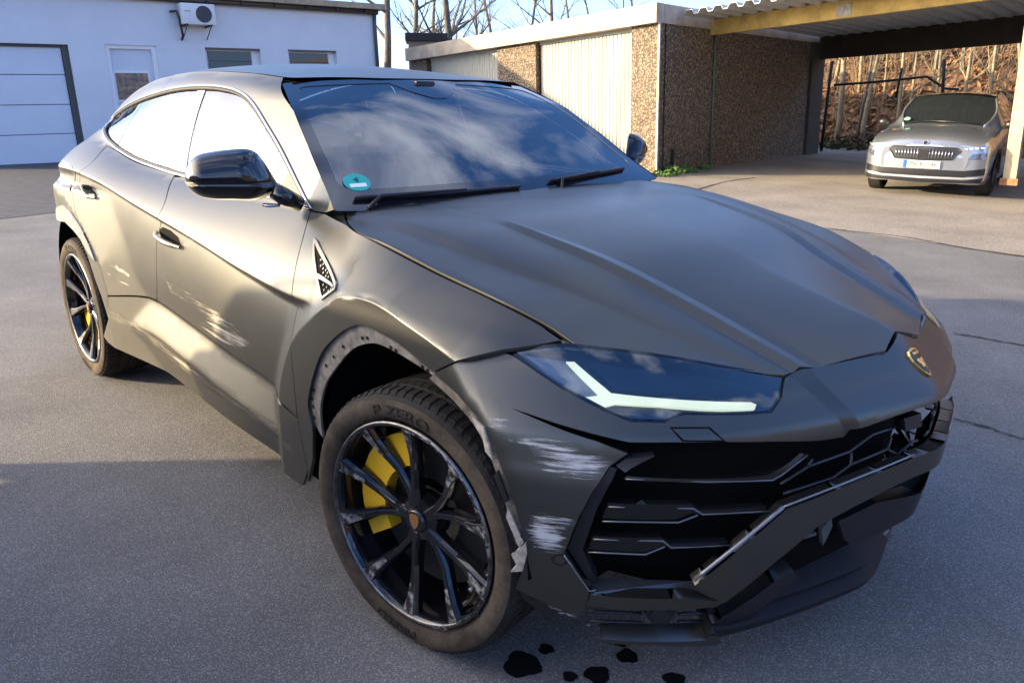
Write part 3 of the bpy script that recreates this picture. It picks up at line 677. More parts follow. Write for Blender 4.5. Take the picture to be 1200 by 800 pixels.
# ------------------------------------------------------------------ front bare arch flange, bumper edge strip
FLANGE = mat('bare_arch_flange', (.15, .135, .12), .7, .2, var=.55, vscale=25, bump=.3, bscale=60)
fl_in = crom(spx([(374, 514), (371, 482), (377, 452), (390, 431), (407, 411), (425, 403.5), (440, 404.5), (460, 414), (480, 426), (503, 441)]), 5)
fl_out = [tuple(p) for p in arch_f]
fl = [(x-.004, z+.002) for x, z in fl_out]+[tuple(p) for p in fl_in[::-1]]
FLG = panel('wheel_arch_flange', fl, S_side, FLANGE, CAR, h=.02, off=-.012, gap=0, thick=.008)
for u, v in [(424.5, 396), (430.5, 396), (402, 406), (391, 418), (382, 428), (368, 457), (366, 467), (367, 476), (368.5, 489), (458, 407), (464, 410.5), (495, 430), (501, 434)]:
    p = lift(F_side, [(u, v)], -.010)[0]
    bm = bmesh.new(); bmesh.ops.create_circle(bm, cap_ends=True, segments=10, radius=.0058, matrix=Matrix.Translation((p[0], p[1]-.0008, p[2])) @ Matrix.Rotation(R(90), 4, 'X')); bm_obj('bolt_hole', bm, VOID, FLG[0])
STRIP = mat('torn_liner_edge', (.10, .085, .07), .65, 0, .4, var=.7, vscale=30, bump=.5, bscale=70)
st_out = fpx([(507, 438), (535, 463), (559, 491), (577, 525), (591, 562), (604, 600), (615, 640)]); st_in = fpx([(603, 640), (594, 604), (582, 566), (569, 530), (551, 497), (528, 470), (500, 444)])
STP = panel('torn_arch_edge', crom(st_out, 4)+crom(st_in, 4), S_front, STRIP, CAR, h=.02, off=-.008, gap=0, thick=.012)
for q in ([(566, 505), (574, 519), (579, 538), (571, 528)], [(585, 550), (597, 585), (592, 588), (581, 556)], [(596, 592), (614, 634), (609, 640), (594, 604)], [(600, 648), (617, 634), (618, 648), (613, 667), (599, 668), (606, 660)], [(555, 488), (568, 500), (572, 514), (562, 504)]):
    panel('torn_plastic_piece', fpx(q), S_front, mat('torn_plastic', (.30, .27, .23), .6, var=.5, vscale=60) if q[0][0] != 585 else BLKPLAST, CAR, h=.02, off=.006, gap=0, thick=.006, both=False)
# rear arch cladding piece still in place
clad = spx([(67.5, 243), (75, 240), (84, 248), (96, 266), (106, 287), (113, 306), (105, 296), (96, 280), (88, 270), (78, 260), (67.5, 257)])
panel('arch_cladding', clad, S_side, mat('arch_primer', (.16, .17, .18), .45, .2, var=.4, vscale=30), CAR, h=.02, off=.008, gap=0, thick=.02)
# ------------------------------------------------------------------ headlights
HLBLK = mat('headlight_housing', (.008, .009, .012), .25, .3); DRL = mat('daytime_light', (.9, .95, .85), .3, emit=(.90, 1, .70), es=.30)
REFL = mat('headlight_reflector', (.34, .36, .40), .35, .8, bump=.6, bscale=400, bdist=.003)
lens_px = crom([(604, 412), (640, 407), (665, 405)], 3)[:-1]+crom([(665, 405), (763, 416), (857, 432), (917, 442)], 3)[:-1]+[(917, 442), (913, 463), (902, 481.5)]+[(837, 484), (801, 483), (779, 492)]+[(739, 491), (709, 479), (661, 454), (628, 432)]
lens_q = lpx(lens_px)
def gpx(pts): return lpx(pts)
for i, mr in ((0, False), (1, True)):
    HLP = panel('headlight', inset(lens_q, -.012), S_lamp, HLBLK, CAR, h=.03, off=-.055, gap=0, thick=0, both=False, mirror=mr)[0]
    kw = dict(both=False, mirror=mr)
    # black surround just under the lens edge
    panel('headlight_surround', inset(lens_q, -.007), S_lamp, GLOSSBLK, HLP, h=.03, off=-.006, gap=0, thick=.06, holes=[inset(lens_q, .004)], **kw)
    panel('headlight_lens', lens_q, S_lamp, LENS, HLP, h=.025, off=-.0015, thick=.006, gap=.001, **kw)
    panel('daytime_light_strip', lpx([(663, 421), (673, 421), (717, 458), (884, 467), (891, 469.5), (889, 476), (776, 472), (722, 470), (699, 475), (677, 464), (702, 461)]), S_lamp, DRL if i == 0 else HLBLK, HLP, h=.02, off=-.018, gap=0, thick=.012, **kw)
    panel('headlight_reflector', lpx([(612, 413.5), (660, 420), (701, 460), (688, 465), (640, 436)]), S_lamp, REFL, HLP, h=.02, off=-.022, gap=0, thick=.01, **kw)
    panel('headlight_blade', lpx([(690, 418), (760, 428), (850, 442), (900, 452), (898, 461), (810, 456), (722, 452)]), S_lamp, mat('headlight_blade', (.03, .035, .045), .12, .6), HLP, h=.02, off=-.035, gap=0, thick=.02, **kw)
    panel('headlight_projector', lpx([(742, 478), (800, 476), (880, 481), (838, 482), (801, 481), (779, 489), (745, 488)]), S_lamp, mat('projector', (.05, .06, .08), .08, .8), HLP, h=.02, off=-.03, gap=0, thick=.02, **kw)
    panel('washer_cover', fpx([(786, 501.5), (830, 501.5), (848, 516), (801, 516)]), S_front, PAINT, CAR, h=.02, off=.0015, gap=.0012, thick=.003, **kw)
WG = fpx([(784.5, 500), (831.5, 500), (851, 517.3), (799.5, 517.3)])
panel('washer_cover_seam', WG, S_front, VOID, CAR, h=.02, off=.0006, gap=0, thick=0)

# ------------------------------------------------------------------ front intakes, built on the same nose surface
FRM = mat('bumper_dark_satin', (.045, .047, .052), .30, .6, .5, rvar=.06, vscale=12)
def plate(name, px, off, thick, m=FRM, both=True, h=.03, parent=CAR, gap=0): return panel(name, fpx(px), S_front, m, parent, h=h, off=off, gap=gap, thick=thick, both=both)
def bar(name, px, off, r, m=SATBLK, both=True, n=6, sq=1):
    P = lift(F_front, px, off); P = np.array(resample(list(P), .05, False))
    for s in ((1, -1) if both else (1,)): tube_obj(name, P*[1, s, 1], r, m, CAR, n)
# side intake slats: dark bodies, edge highlights painted as thin paler strips
SLAT = mat('slat_black', (.006, .006, .007), .35); EDGE = mat('slat_glint', (.16, .165, .18), .28, .7)
def slat(px, edges, off):
    P = plate('intake_slat', px, off, .022, SLAT)
    for e in edges:
        q = np.array(resample(list(lift(F_front, e, off+.001)), .05, False))
        for i, s in ((0, 1), (1, -1)): tube_obj('slat_glint', q*[1, s, 1], .0026, EDGE, P[i], 5)
slat([(735, 560), (830, 564), (905, 562), (946, 532), (951, 533), (914, 565), (905, 567), (830, 568), (732, 564)], [[(733, 561), (830, 564.5), (905, 562.5), (915, 557), (946, 533)]], -.022)
slat([(713, 593), (812, 595), (823, 602), (903, 598), (903, 601), (822, 606), (815, 605), (795, 613), (706, 611.5)], [[(713, 593.5), (812, 595.5), (823, 602.5), (903, 598.5)], [(706, 610.5), (795, 612), (818, 603)]], -.016)
slat([(695, 631), (777, 633), (786, 641), (856, 638), (854, 641.5), (785, 645), (778, 643), (756, 650.5), (689, 647)], [[(695, 631.5), (777, 633.5), (786, 641.5), (856, 638.5)], [(689, 646.5), (756, 649.5), (779, 640)]], -.012)
plate('intake_winglet', [(722, 546), (733, 538.5), (768, 535), (740, 549), (733, 554)], -.004, .03, FRM)
plate('intake_side_frame', [(716, 549), (724, 551), (700, 600), (682, 650), (700, 690), (693, 692), (664, 648), (682, 605), (697, 577)], -.020, .04, BLKPLAST)
q = np.array(resample(list(lift(F_front, [(661, 650), (690, 692), (698, 691)], .001)), .05, False))
for s in (1, -1): tube_obj('frame_glint', q*[1, s, 1], .003, EDGE, CAR, 5)  # highlight along the frame edge, painted in the slats' paler tone
# diagonal bars and central band: one frame
up_e = fpx([(812, 681), (866, 637), (918, 593), (975, 571), (1030, 549), (1071, 532)]); lo_e = fpx([(1066, 556), (1030, 573), (993, 592), (954, 613), (900, 658), (845, 702)])
band = up_e+[(0, up_e[-1][1]+.002)]+[(-a, b) for a, b in up_e[::-1]]+[(-a, b) for a, b in lo_e[::-1]]+[(0, lo_e[0][1]+.002)]+lo_e
panel('lower_front_frame', band, S_front, PAINT, CAR, h=.02, off=.012, gap=0, thick=.035, both=False)
for px_, r_ in (([(813, 679), (866, 637), (918, 593.5)], .0055), ([(918, 593.5), (975, 571.5), (1030, 549.5), (1071, 532.5)], .0028)):
    q = np.array(resample(list(lift(F_front, px_, .012)), .04, False))
    for s in (1, -1): tube_obj('frame_glint', q*[1, s, 1], r_, mat('bar_glint', (.22, .23, .25), .28, .6), CAR, 6)  # lit upper edge of the bars, painted as a paler strip
plate('intake_lower_frame', [(692, 694), (800, 698), (848, 702), (838, 708), (688, 707)], .006, .03, PAINT)
# shelf behind the lower frame, facing up
sh = lift(F_front, [(692, 694), (845, 702)], .004); sh2 = lift(F_front, [(697, 677), (812, 680)], -.045)
for s in (1, -1): mesh_obj('intake_shelf', np.array([sh[0], sh[1], sh2[1], sh2[0]])*[1, s, 1], [(0, 1, 2, 3)], mat('shelf_satin', (.12, .125, .14), .3, .7), CAR)
# upper grille: hexagonal ribs
RIB = mat('grille_rib', (.03, .031, .034), .25, .3)
for px in ([(914, 567), (947, 546), (995, 529), (1022, 509), (1052, 499)], [(918, 578), (975, 560), (997, 544), (997, 530)], [(997, 544), (1040, 526), (1044, 512)], [(1040, 526), (1051, 533), (1068, 518), (1075, 516)], [(946, 546), (952, 537)], [(975, 560), (985, 566)]):
    bar('grille_rib', px, -.035, .0045, RIB)
for px in ([(1066, 493), (1086, 486), (1087, 502), (1068, 508)],): plate('radar_sensor', px, -.015, .03, GLOSSBLK, both=False)
# lower intake: fins, hexagonal sensor, splitter
for px in ([(690, 716), (752, 718)], [(692, 727), (752, 729)], [(795, 719), (832, 717)], [(795, 728), (830, 727)]): bar('lower_fin', px, -.030, .005, SATBLK)
hexq = [(775+19*math.cos(R(a)), 722+13*math.sin(R(a))) for a in range(0, 360, 60)]
plate('fog_sensor', hexq, -.008, .04, BLKPLAST); plate('fog_sensor_face', [(775+12*math.cos(R(a)), 722+8.5*math.sin(R(a))) for a in range(0, 360, 60)], -.004, .01, SATBLK)
plate('lower_lip', [(705, 743), (770, 746), (826, 744), (832, 730), (843, 747), (838, 750), (770, 750.5), (704, 747)], .012, .05, PAINT)
plate('splitter_strut', [(842, 747), (834, 731), (905, 683), (930, 668), (936, 676), (870, 733)], .000, .04, BLKPLAST)
# splitter blade across the nose, at bumper bottom
def splitter(name, z0, z1, off, m, a1=.62, h=.03):
    q = [(-a1, z0+.03), (-.45, z0+.01), (-.2, z0), (0, z0), (.2, z0), (.45, z0+.01), (a1, z0+.03), (a1, z1+.03), (.45, z1+.01), (.2, z1), (0, z1), (-.2, z1), (-.45, z1+.01), (-a1, z1+.03)]
    return panel(name, q, S_front, m, CAR, h=h, off=off, gap=0, thick=.10, both=False)
splitter('splitter_blade', .185, .212, .012, mat('splitter_plastic', (.012, .012, .014), .62, 0, .25), .50); splitter('splitter_step', .228, .240, -.020, mat('splitter_plastic'), .50)
plate('plate_holder', [(985, 612), (1030, 590), (1092, 557), (1085, 586), (1000, 640), (992, 634)], -.006, .03, BLKPLAST, both=True)
for px in ([(964, 622), (976, 607), (977, 618), (966, 640)], [(938, 630), (958, 625), (958, 628), (938, 634)], [(1038, 628), (1044, 622), (1047, 631), (1041, 631)]): plate('intake_fin', px, -.004, .012, mat('fin_satin', (.10, .105, .11), .3, .4), both=False)
plate('lower_mesh', [(880, 700), (960, 640), (1000, 640), (1080, 590), (1070, 610), (1000, 665), (930, 700), (880, 715)], -.06, .01, VOID)
# parking sensors
for u, v in [(656, 655)]:
    p = fpx([(u, v)])[0]; ci = [(p[0]+.017*math.cos(a), p[1]+.017*math.sin(a)) for a in np.linspace(0, 2*math.pi, 15)[:-1]]
    panel('parking_sensor', ci, S_front, SATBLK, CAR, h=.02, off=.002, gap=0, thick=.004); ci2 = [(p[0]+.010*math.cos(a), p[1]+.010*math.sin(a)) for a in np.linspace(0, 2*math.pi, 13)[:-1]]
    panel('parking_sensor_face', ci2, S_front, PAINT, CAR, h=.02, off=.0035, gap=0, thick=.002)
# crest on the nose
GOLD = mat('gold_enamel', (.75, .50, .16), .25, 1)
def shield(s): return [(s*x, .836+.0005+(z)*s) for x, z in ((-.026, .034), (-.014, .039), (0, .041), (.014, .039), (.026, .034), (.030, .022), (.029, .004), (.022, -.016), (.012, -.032), (0, -.042), (-.012, -.032), (-.022, -.016), (-.029, .004), (-.030, .022))]
zc_b = .858
def shp(s): return [(x, z-.8365+zc_b) for x, z in shield(s)]
BDG = panel('crest_badge', shp(.72), S_front, GOLD, CAR, h=.02, off=.006, gap=0, thick=.008, both=False)[0]
panel('badge_field', shp(.60), S_front, mat('badge_black', (.01, .01, .01), .2), BDG, h=.02, off=.0075, gap=0, thick=.002, both=False)
bull = [(-.018, .008), (-.012, .016), (-.003, .013), (.006, .017), (.014, .012), (.019, .017), (.017, .006), (.011, .0), (.013, -.012), (.007, -.006), (.003, -.020), (-.001, -.008), (-.008, -.014), (-.009, -.002), (-.016, .000)]
panel('badge_bull', [(x*.62, z*.62+zc_b-.004) for x, z in bull], S_front, GOLD, BDG, h=.02, off=.0098, gap=0, thick=.002, both=False)
panel('badge_band', [(-.012, zc_b+.015), (.012, zc_b+.015), (.013, zc_b+.020), (-.013, zc_b+.020)], S_front, GOLD, BDG, h=.02, off=.0098, gap=0, thick=.002, both=False)

panel('hanging_liner', fpx([(603, 690), (622, 699), (650, 713), (668, 722), (650, 728), (640, 735), (628, 722), (610, 708)]), S_front, BLKPLAST, CAR, h=.03, off=-.02, gap=0, thick=.004, both=False)
# ------------------------------------------------------------------ fender vent, handles, fuel flap
vo = spx([(369, 279), (373, 283), (395.5, 334), (394, 340), (378, 352), (376, 346)]); vi = inset(vo, .010)
VENTM = mat('vent_satin', (.20, .195, .18), .35, .8)
VNT = panel('fender_vent', vo, S_side, VENTM, CAR, h=.02, off=.006, gap=0, thick=.010, holes=[inset(vo, .009)])
for i, mr in ((0, False), (1, True)):
    panel('vent_mesh', vo, S_side, VOID, VNT[i], h=.02, off=.0015, gap=.004, thick=0, both=False, mirror=mr)
    panel('vent_bar', spx([(373.5, 321), (392.5, 334.5), (392, 338), (374.5, 327)]), S_side, VENTM, VNT[i], h=.02, off=.0065, gap=0, thick=.006, both=False, mirror=mr)
    for u, v in [(377, 305), (380, 310), (377, 312), (383, 317), (380, 320), (386, 325), (383, 324), (380, 315), (385, 320), (380, 334), (384, 337), (381, 340), (386, 341), (389, 339)]:
        p = spx([(u, v)])[0]; d = .0030
        panel('vent_cell', [(p[0]-d, p[1]), (p[0], p[1]-d*1.4), (p[0]+d, p[1]), (p[0], p[1]+d*1.4)], S_side, VENTM, VNT[i], h=.03, off=.004, gap=0, thick=.002, both=False, mirror=mr)
HND = mat('handle_satin', (.33, .32, .29), .28, .85)
def handle(parent_pair, px_pocket, A, B):
    pk = spx(px_pocket); a, b = np.array(spx([A])[0]), np.array(spx([B])[0])
    for i, s in ((0, 1), (1, -1)):
        hp = panel('handle_pocket', pk, S_side, VOID, parent_pair[i], h=.03, off=.0008, gap=0, thick=0, both=False, mirror=(s == -1))[0]
        prof = []; ts = np.linspace(0, 1, 13)
        Q = np.array([a+(b-a)*t for t in ts]); P = S_side.pts(Q); N = S_side.nrm(Q)
        V, Fq = [], []
        for k, t in enumerate(ts):
            o = .004+.040*math.sin(math.pi*min(max(t*.98+.01, 0), 1))**.55; hh = .0145*(.55+.45*math.sin(math.pi*t)**.6); th = .010
            c = P[k]+N[k]*o; up_ = np.array([0, 0, 1.0])
            ring_ = [c+up_*hh*.8-N[k]*th*.4, c+up_*hh*.45+N[k]*th*.55, c-up_*hh*.25+N[k]*th*.7, c-up_*hh*.9+N[k]*th*.1, c-up_*hh*.8-N[k]*th*.6, c+up_*hh*.2-N[k]*th*.8]
            V += [q*np.array([1, s, 1]) for q in ring_]
        for k in range(12):
            for j in range(6): Fq.append((k*6+j, k*6+(j+1) % 6, (k+1)*6+(j+1) % 6, (k+1)*6+j))
        Fq += [tuple(range(6)), tuple(range(72, 78))[::-1]]
        o_ = mesh_obj('door_handle', V, Fq, HND, parent_pair[i], True)
handle(FD, [(187, 269), (191, 266), (200, 270), (209, 278), (213, 290), (205, 290), (196, 287), (189, 281)], (186, 272), (214, 290))
handle(RD, [(94, 219), (97, 216), (104, 217), (111, 223), (114, 233), (107, 233), (99, 229), (95, 224)], (93, 221), (114.5, 232))
fq = crom(spx([(72, 186), (80, 190), (86, 200), (86, 216), (82, 224), (74, 225), (68, 218), (67, 200)]), 4, True)
panel('fuel_flap', fq, S_side, PAINT, CAR, h=.03, off=.0018, gap=.001, thick=.004)

# ------------------------------------------------------------------ door mirrors
mo = np.array([-.78, -.845]); mdir = np.array([-.18, -.26]); mdir /= np.linalg.norm(mdir); mnrm = np.array([-mdir[1], mdir[0]])
if mnrm[0] < 0: mnrm = -mnrm
def mlift(px):
    out = []
    for u, v in px:
        d = ray(u, v); t = ((mo-CAM[:2])@mnrm)/(d[:2]@mnrm); p = CAM+t*d; out.append(((p[:2]-mo)@mdir, p[2]))
    return out
mout = crom(mlift([(218, 200), (222, 190), (231, 182), (245, 178.5), (268, 175.5), (290, 175), (302, 181), (312, 194), (321, 209), (326, 220), (318, 228), (300, 235), (275, 234.5), (255, 234), (238, 231), (226, 224), (218, 212)]), 4, True)
mpoly = [tuple(p) for p in mout]
def f_mir(a, b):
    d = np.maximum(-sdist(a, b, mpoly), 0); e = .085; hgt = .085*np.sqrt(np.maximum(1-(1-np.minimum(d/e, 1))**2, 0))
    zz = np.abs(b-MZ); hgt = hgt-.006*np.exp(-(zz/.006)**2)
    xy = mo+np.outer(a, mdir)+np.outer(hgt, mnrm); return np.stack([xy[:, 0], xy[:, 1], b], 1)
MZ = mlift([(270, 213)])[0][1]
S_mir = Surf(f_mir, lambda P: np.tile(np.array([mnrm[0], mnrm[1], .2]), (len(P), 1)))
ml = [[(a, MZ+d) for a in np.linspace(-.1, .5, 20)] for d in (-.010, -.003, .003, .010)]+[[tuple(p) for p in inset(mpoly, k)]+[tuple(inset(mpoly, k)[0])] for k in (.004, .012, .025, .045)]
MIR = panel('door_mirror', mpoly, S_mir, GLOSSBLK, CAR, h=.02, gap=0, thick=.04, lines=ml)
for i, s in ((0, 1), (1, -1)):
    def W3(px, hgt): return [np.array([*(mo+a*mdir+mnrm*hgt), z])*[1, s, 1] for a, z in mlift(px)]
    P = W3([(322, 222), (334, 229), (350, 240)], .03); tube_obj('mirror_arm', [P[0], P[1], P[2]-np.array([.02, -.02*s, 0])], [.028, .030, .026], GLOSSBLK, MIR[i], 10)
    tri = spx([(335, 217), (349, 236), (362, 244), (350, 215), (336, 180), (331, 172)])
    panel('mirror_base', spx([(330, 218), (339, 201), (352, 226), (363, 245), (345, 243)]), S_side, BLKPLAST, MIR[i], h=.03, off=.002, gap=0, thick=.01, both=False, mirror=(s == -1))
    ind = mlift([(219, 212), (232, 211.5), (239, 215), (230, 216.5), (220, 215)])
    panel('turn_indicator', ind, S_mir, mat('indicator_lens', (.65, .55, .40), .15, .6), MIR[i], h=.02, off=.002, gap=0, thick=.003, both=False, mirror=(s == -1))
    tube_obj('mirror_lamp', W3([(310, 238.5), (318, 239.5), (330, 239)], .035), [.006, .008, .005], SILVER, MIR[i], 8)

# ------------------------------------------------------------------ windscreen badge (round green emission sticker with a 4)
GREEN = mat('sticker_green', (.02, .36, .30), .5, emit=None)
def ws_at(u, v):                                  # point of the windshield seen at a pixel
    best = None
    s_, t_ = np.meshgrid(np.linspace(-1, 1, 161), np.linspace(0, 1, 121)); P = f_ws(s_.ravel(), t_.ravel()); d = P-CAM; z = d@fw
    px = np.stack([600+FPX*(d@rt)/z, 400-FPX*(d@up)/z], 1); k = np.argmin(((px-[u, v])**2).sum(1)); return s_.ravel()[k], t_.ravel()[k]
sc_, tc2 = ws_at(419, 213)
ci = [(sc_+.062*math.cos(a), tc2+.062*math.sin(a)*1.0) for a in np.linspace(0, 2*math.pi, 25)[:-1]]
STK = panel('emission_sticker', ci, S_ws, GREEN, CAR, h=.03, off=.002, gap=0, thick=0, both=False)[0]
def text_mesh(name, body, size, mapf, m, parent, extr=0, font_w=None):
    cu = bpy.data.curves.new('t', 'FONT'); cu.body = body; cu.size = size; cu.align_x = 'CENTER'; cu.align_y = 'CENTER'; cu.extrude = extr; cu.resolution_u = 3
    ob = bpy.data.objects.new('t', cu); COL.objects.link(ob); bpy.context.view_layer.update()
    me0 = ob.to_mesh(); V = [tuple(v.co) for v in me0.vertices]; Fq = [tuple(p.vertices) for p in me0.polygons]; ob.to_mesh_clear(); bpy.data.objects.remove(ob)
    return mesh_obj(name, [mapf(*v) for v in V], Fq, m, parent)
WHT = mat('print_white', (.75, .8, .78), .5); PBLK = mat('print_black', (.01, .03, .03), .5)
def ws_map(cx, cy, k): return lambda x, y, z: (f_ws(np.array([cx-x*k]), np.array([cy+y*k]))+S_ws.nrm(np.array([[cx-x*k, cy+y*k]]))*.0032)[0]
text_mesh('sticker_number', '4', .055, ws_map(sc_, tc2+.018, -1.0), PBLK, STK)
panel('sticker_field', [(sc_-.038, tc2-.036), (sc_+.038, tc2-.036), (sc_+.038, tc2-.010), (sc_-.038, tc2-.010)], S_ws, WHT, STK, h=.05, off=.003, gap=0, thick=0, both=False)

# ------------------------------------------------------------------ scrapes: paint worn through in streaks
def scrape_mat(name, col, sc, thr, along):
    m = bpy.data.materials.new(name); m.use_nodes = True; t = m.node_tree; b = t.nodes['Principled BSDF']; N = t.nodes.new; K = t.links.new
    b.inputs['Base Color'].default_value = (*col, 1); b.inputs['Roughness'].default_value = .7
    c = N('ShaderNodeTexCoord'); mp_ = N('ShaderNodeMapping'); mp_.inputs['Scale'].default_value = sc; mp_.inputs['Rotation'].default_value = along; K(c.outputs['Object'], mp_.inputs[0])
    n = N('ShaderNodeTexNoise'); n.inputs['Scale'].default_value = 1; n.inputs['Detail'].default_value = 9; n.inputs['Roughness'].default_value = .72; K(mp_.outputs[0], n.inputs['Vector'])
    n2 = N('ShaderNodeTexNoise'); n2.inputs['Scale'].default_value = 7; n2.inputs['Detail'].default_value = 3; K(c.outputs['Object'], n2.inputs['Vector'])
    at = N('ShaderNodeAttribute'); at.attribute_name = 'edge'
    ad = N('ShaderNodeMath'); ad.operation = 'ADD'; K(n.outputs[0], ad.inputs[0])
    m2 = N('ShaderNodeMath'); m2.operation = 'MULTIPLY_ADD'; m2.inputs[1].default_value = .35; m2.inputs[2].default_value = -.175; K(n2.outputs[0], m2.inputs[0]); K(m2.outputs[0], ad.inputs[1])
    a3 = N('ShaderNodeMath'); a3.operation = 'MULTIPLY_ADD'; a3.inputs[1].default_value = .25; a3.inputs[2].default_value = -.25; K(at.outputs['Fac'], a3.inputs[0])
    a4 = N('ShaderNodeMath'); a4.operation = 'ADD'; K(ad.outputs[0], a4.inputs[0]); K(a3.outputs[0], a4.inputs[1])
    r = N('ShaderNodeValToRGB'); r.color_ramp.elements[0].position = thr; r.color_ramp.elements[1].position = thr+.15; r.color_ramp.elements[1].color = (.85, .85, .85, 1); K(a4.outputs[0], r.inputs[0])
    tr = N('ShaderNodeBsdfTransparent'); mx_ = N('ShaderNodeMixShader'); K(r.outputs[0], mx_.inputs[0]); K(tr.outputs[0], mx_.inputs[1]); K(b.outputs[0], mx_.inputs[2]); K(mx_.outputs[0], t.nodes['Material Output'].inputs[0]); return m
def scrape(q, S, m, w_edge=.03):
    o = panel('scrape_mark', q, S, m, CAR, h=.012, off=.0012, gap=0, thick=0, both=False)[0]
    me = o.data; at = me.attributes.new('edge', 'FLOAT', 'POINT'); n = len(me.vertices); co = np.zeros(n*3); me.vertices.foreach_get('co', co); co = co.reshape(-1, 3)
    if S is S_side: d = -sdist(co[:, 0], co[:, 2], [tuple(p) for p in q])
    else: d = -sdist(np.arctan2(co[:, 1], co[:, 0]-XC), co[:, 2], [tuple(p) for p in q])
    at.data.foreach_set('value', np.clip(d/w_edge, 0, 1)); return o
SCW = scrape_mat('bumper_scrape', (.46, .47, .49), (8, 8, 130), .40, (0, R(12), 0)); SCD = scrape_mat('door_scrape', (.50, .46, .38), (3, 6, 110), .47, (0, R(-8), 0)); SCS = scrape_mat('sill_scrape', (.10, .09, .075), (2, 4, 60), .44, (0, R(-4), 0))
scrape(fpx([(592, 498), (625, 499), (665, 512), (722, 537), (712, 556), (700, 572), (672, 566), (640, 562), (615, 545), (600, 520)]), S_front, SCW)
scrape(fpx([(560, 487), (590, 482), (602, 492), (600, 510), (585, 510), (570, 500)]), S_front, SCW, .02); scrape(fpx([(575, 508), (604, 508), (618, 530), (622, 556), (610, 540), (596, 518)]), S_front, SCW, .02)
scrape(fpx([(611, 594), (640, 595), (682, 606), (672, 630), (660, 650), (640, 648), (618, 640), (612, 612)]), S_front, SCW)
scrape(fpx([(612, 690), (640, 703), (690, 726), (704, 742), (680, 730), (640, 712)]), S_front, SCW, .012)
scrape(spx([(188, 318), (205, 330), (255, 362), (290, 388), (297, 408), (280, 412), (262, 404), (232, 382), (228, 372), (238, 373), (200, 344)]), S_side, SCD, .02)
scrape(spx([(125, 306), (135, 308), (156, 322), (152, 326), (128, 313)]), S_side, SCD, .01); scrape(spx([(126, 317), (156, 335), (153, 339), (125, 322)]), S_side, SCD, .01)
scrape(spx([(124, 356), (160, 375), (210, 412), (270, 462), (330, 505), (350, 522), (348, 540), (330, 525), (270, 478), (215, 435), (170, 398), (126, 372)]), S_side, SCS, .02)
scrape(spx([(150, 372), (220, 425), (300, 485), (345, 515), (343, 521), (298, 492), (216, 432), (146, 377)]), S_side, SCD, .02)
# ------------------------------------------------------------------ wheels
TYRE = mat('tyre_rubber', (.022, .020, .018), .8, 0, .25, var=.4, vscale=14, bump=.25, bscale=120)
TYRED = mat('dusty_sidewall', (.060, .047, .035), .9, 0, .2, var=.55, vscale=12, bump=.3, bscale=150)
RIMM = mat('rim_gloss_black', (.008, .008, .010), .10, .2, .6, coat=.7)
RIML = mat('rim_machined_lip', (.13, .13, .135), .30, .9, var=.5, vscale=40)
def scuf_mat():
    m = bpy.data.materials.new('scraped_alloy'); m.use_nodes = True; t = m.node_tree; b = t.nodes['Principled BSDF']; N = t.nodes.new; K = t.links.new
    c = N('ShaderNodeTexCoord'); n = N('ShaderNodeTexNoise'); n.inputs['Scale'].default_value = 38; n.inputs['Detail'].default_value = 8; n.inputs['Roughness'].default_value = .75; K(c.outputs['Object'], n.inputs['Vector'])
    r = N('ShaderNodeValToRGB'); r.color_ramp.elements[0].position = .46; r.color_ramp.elements[0].color = (.012, .012, .014, 1); r.color_ramp.elements[1].position = .60; r.color_ramp.elements[1].color = (.34, .34, .34, 1); K(n.outputs[0], r.inputs[0]); K(r.outputs[0], b.inputs['Base Color'])
    b.inputs['Roughness'].default_value = .5; b.inputs['Metallic'].default_value = .4; return m
SCUF = scuf_mat()
DISC = mat('brake_disc', (.05, .05, .052), .4, .8); CALI = mat('caliper_yellow', (.62, .36, .015), .4, 0, .5, coat=.3)
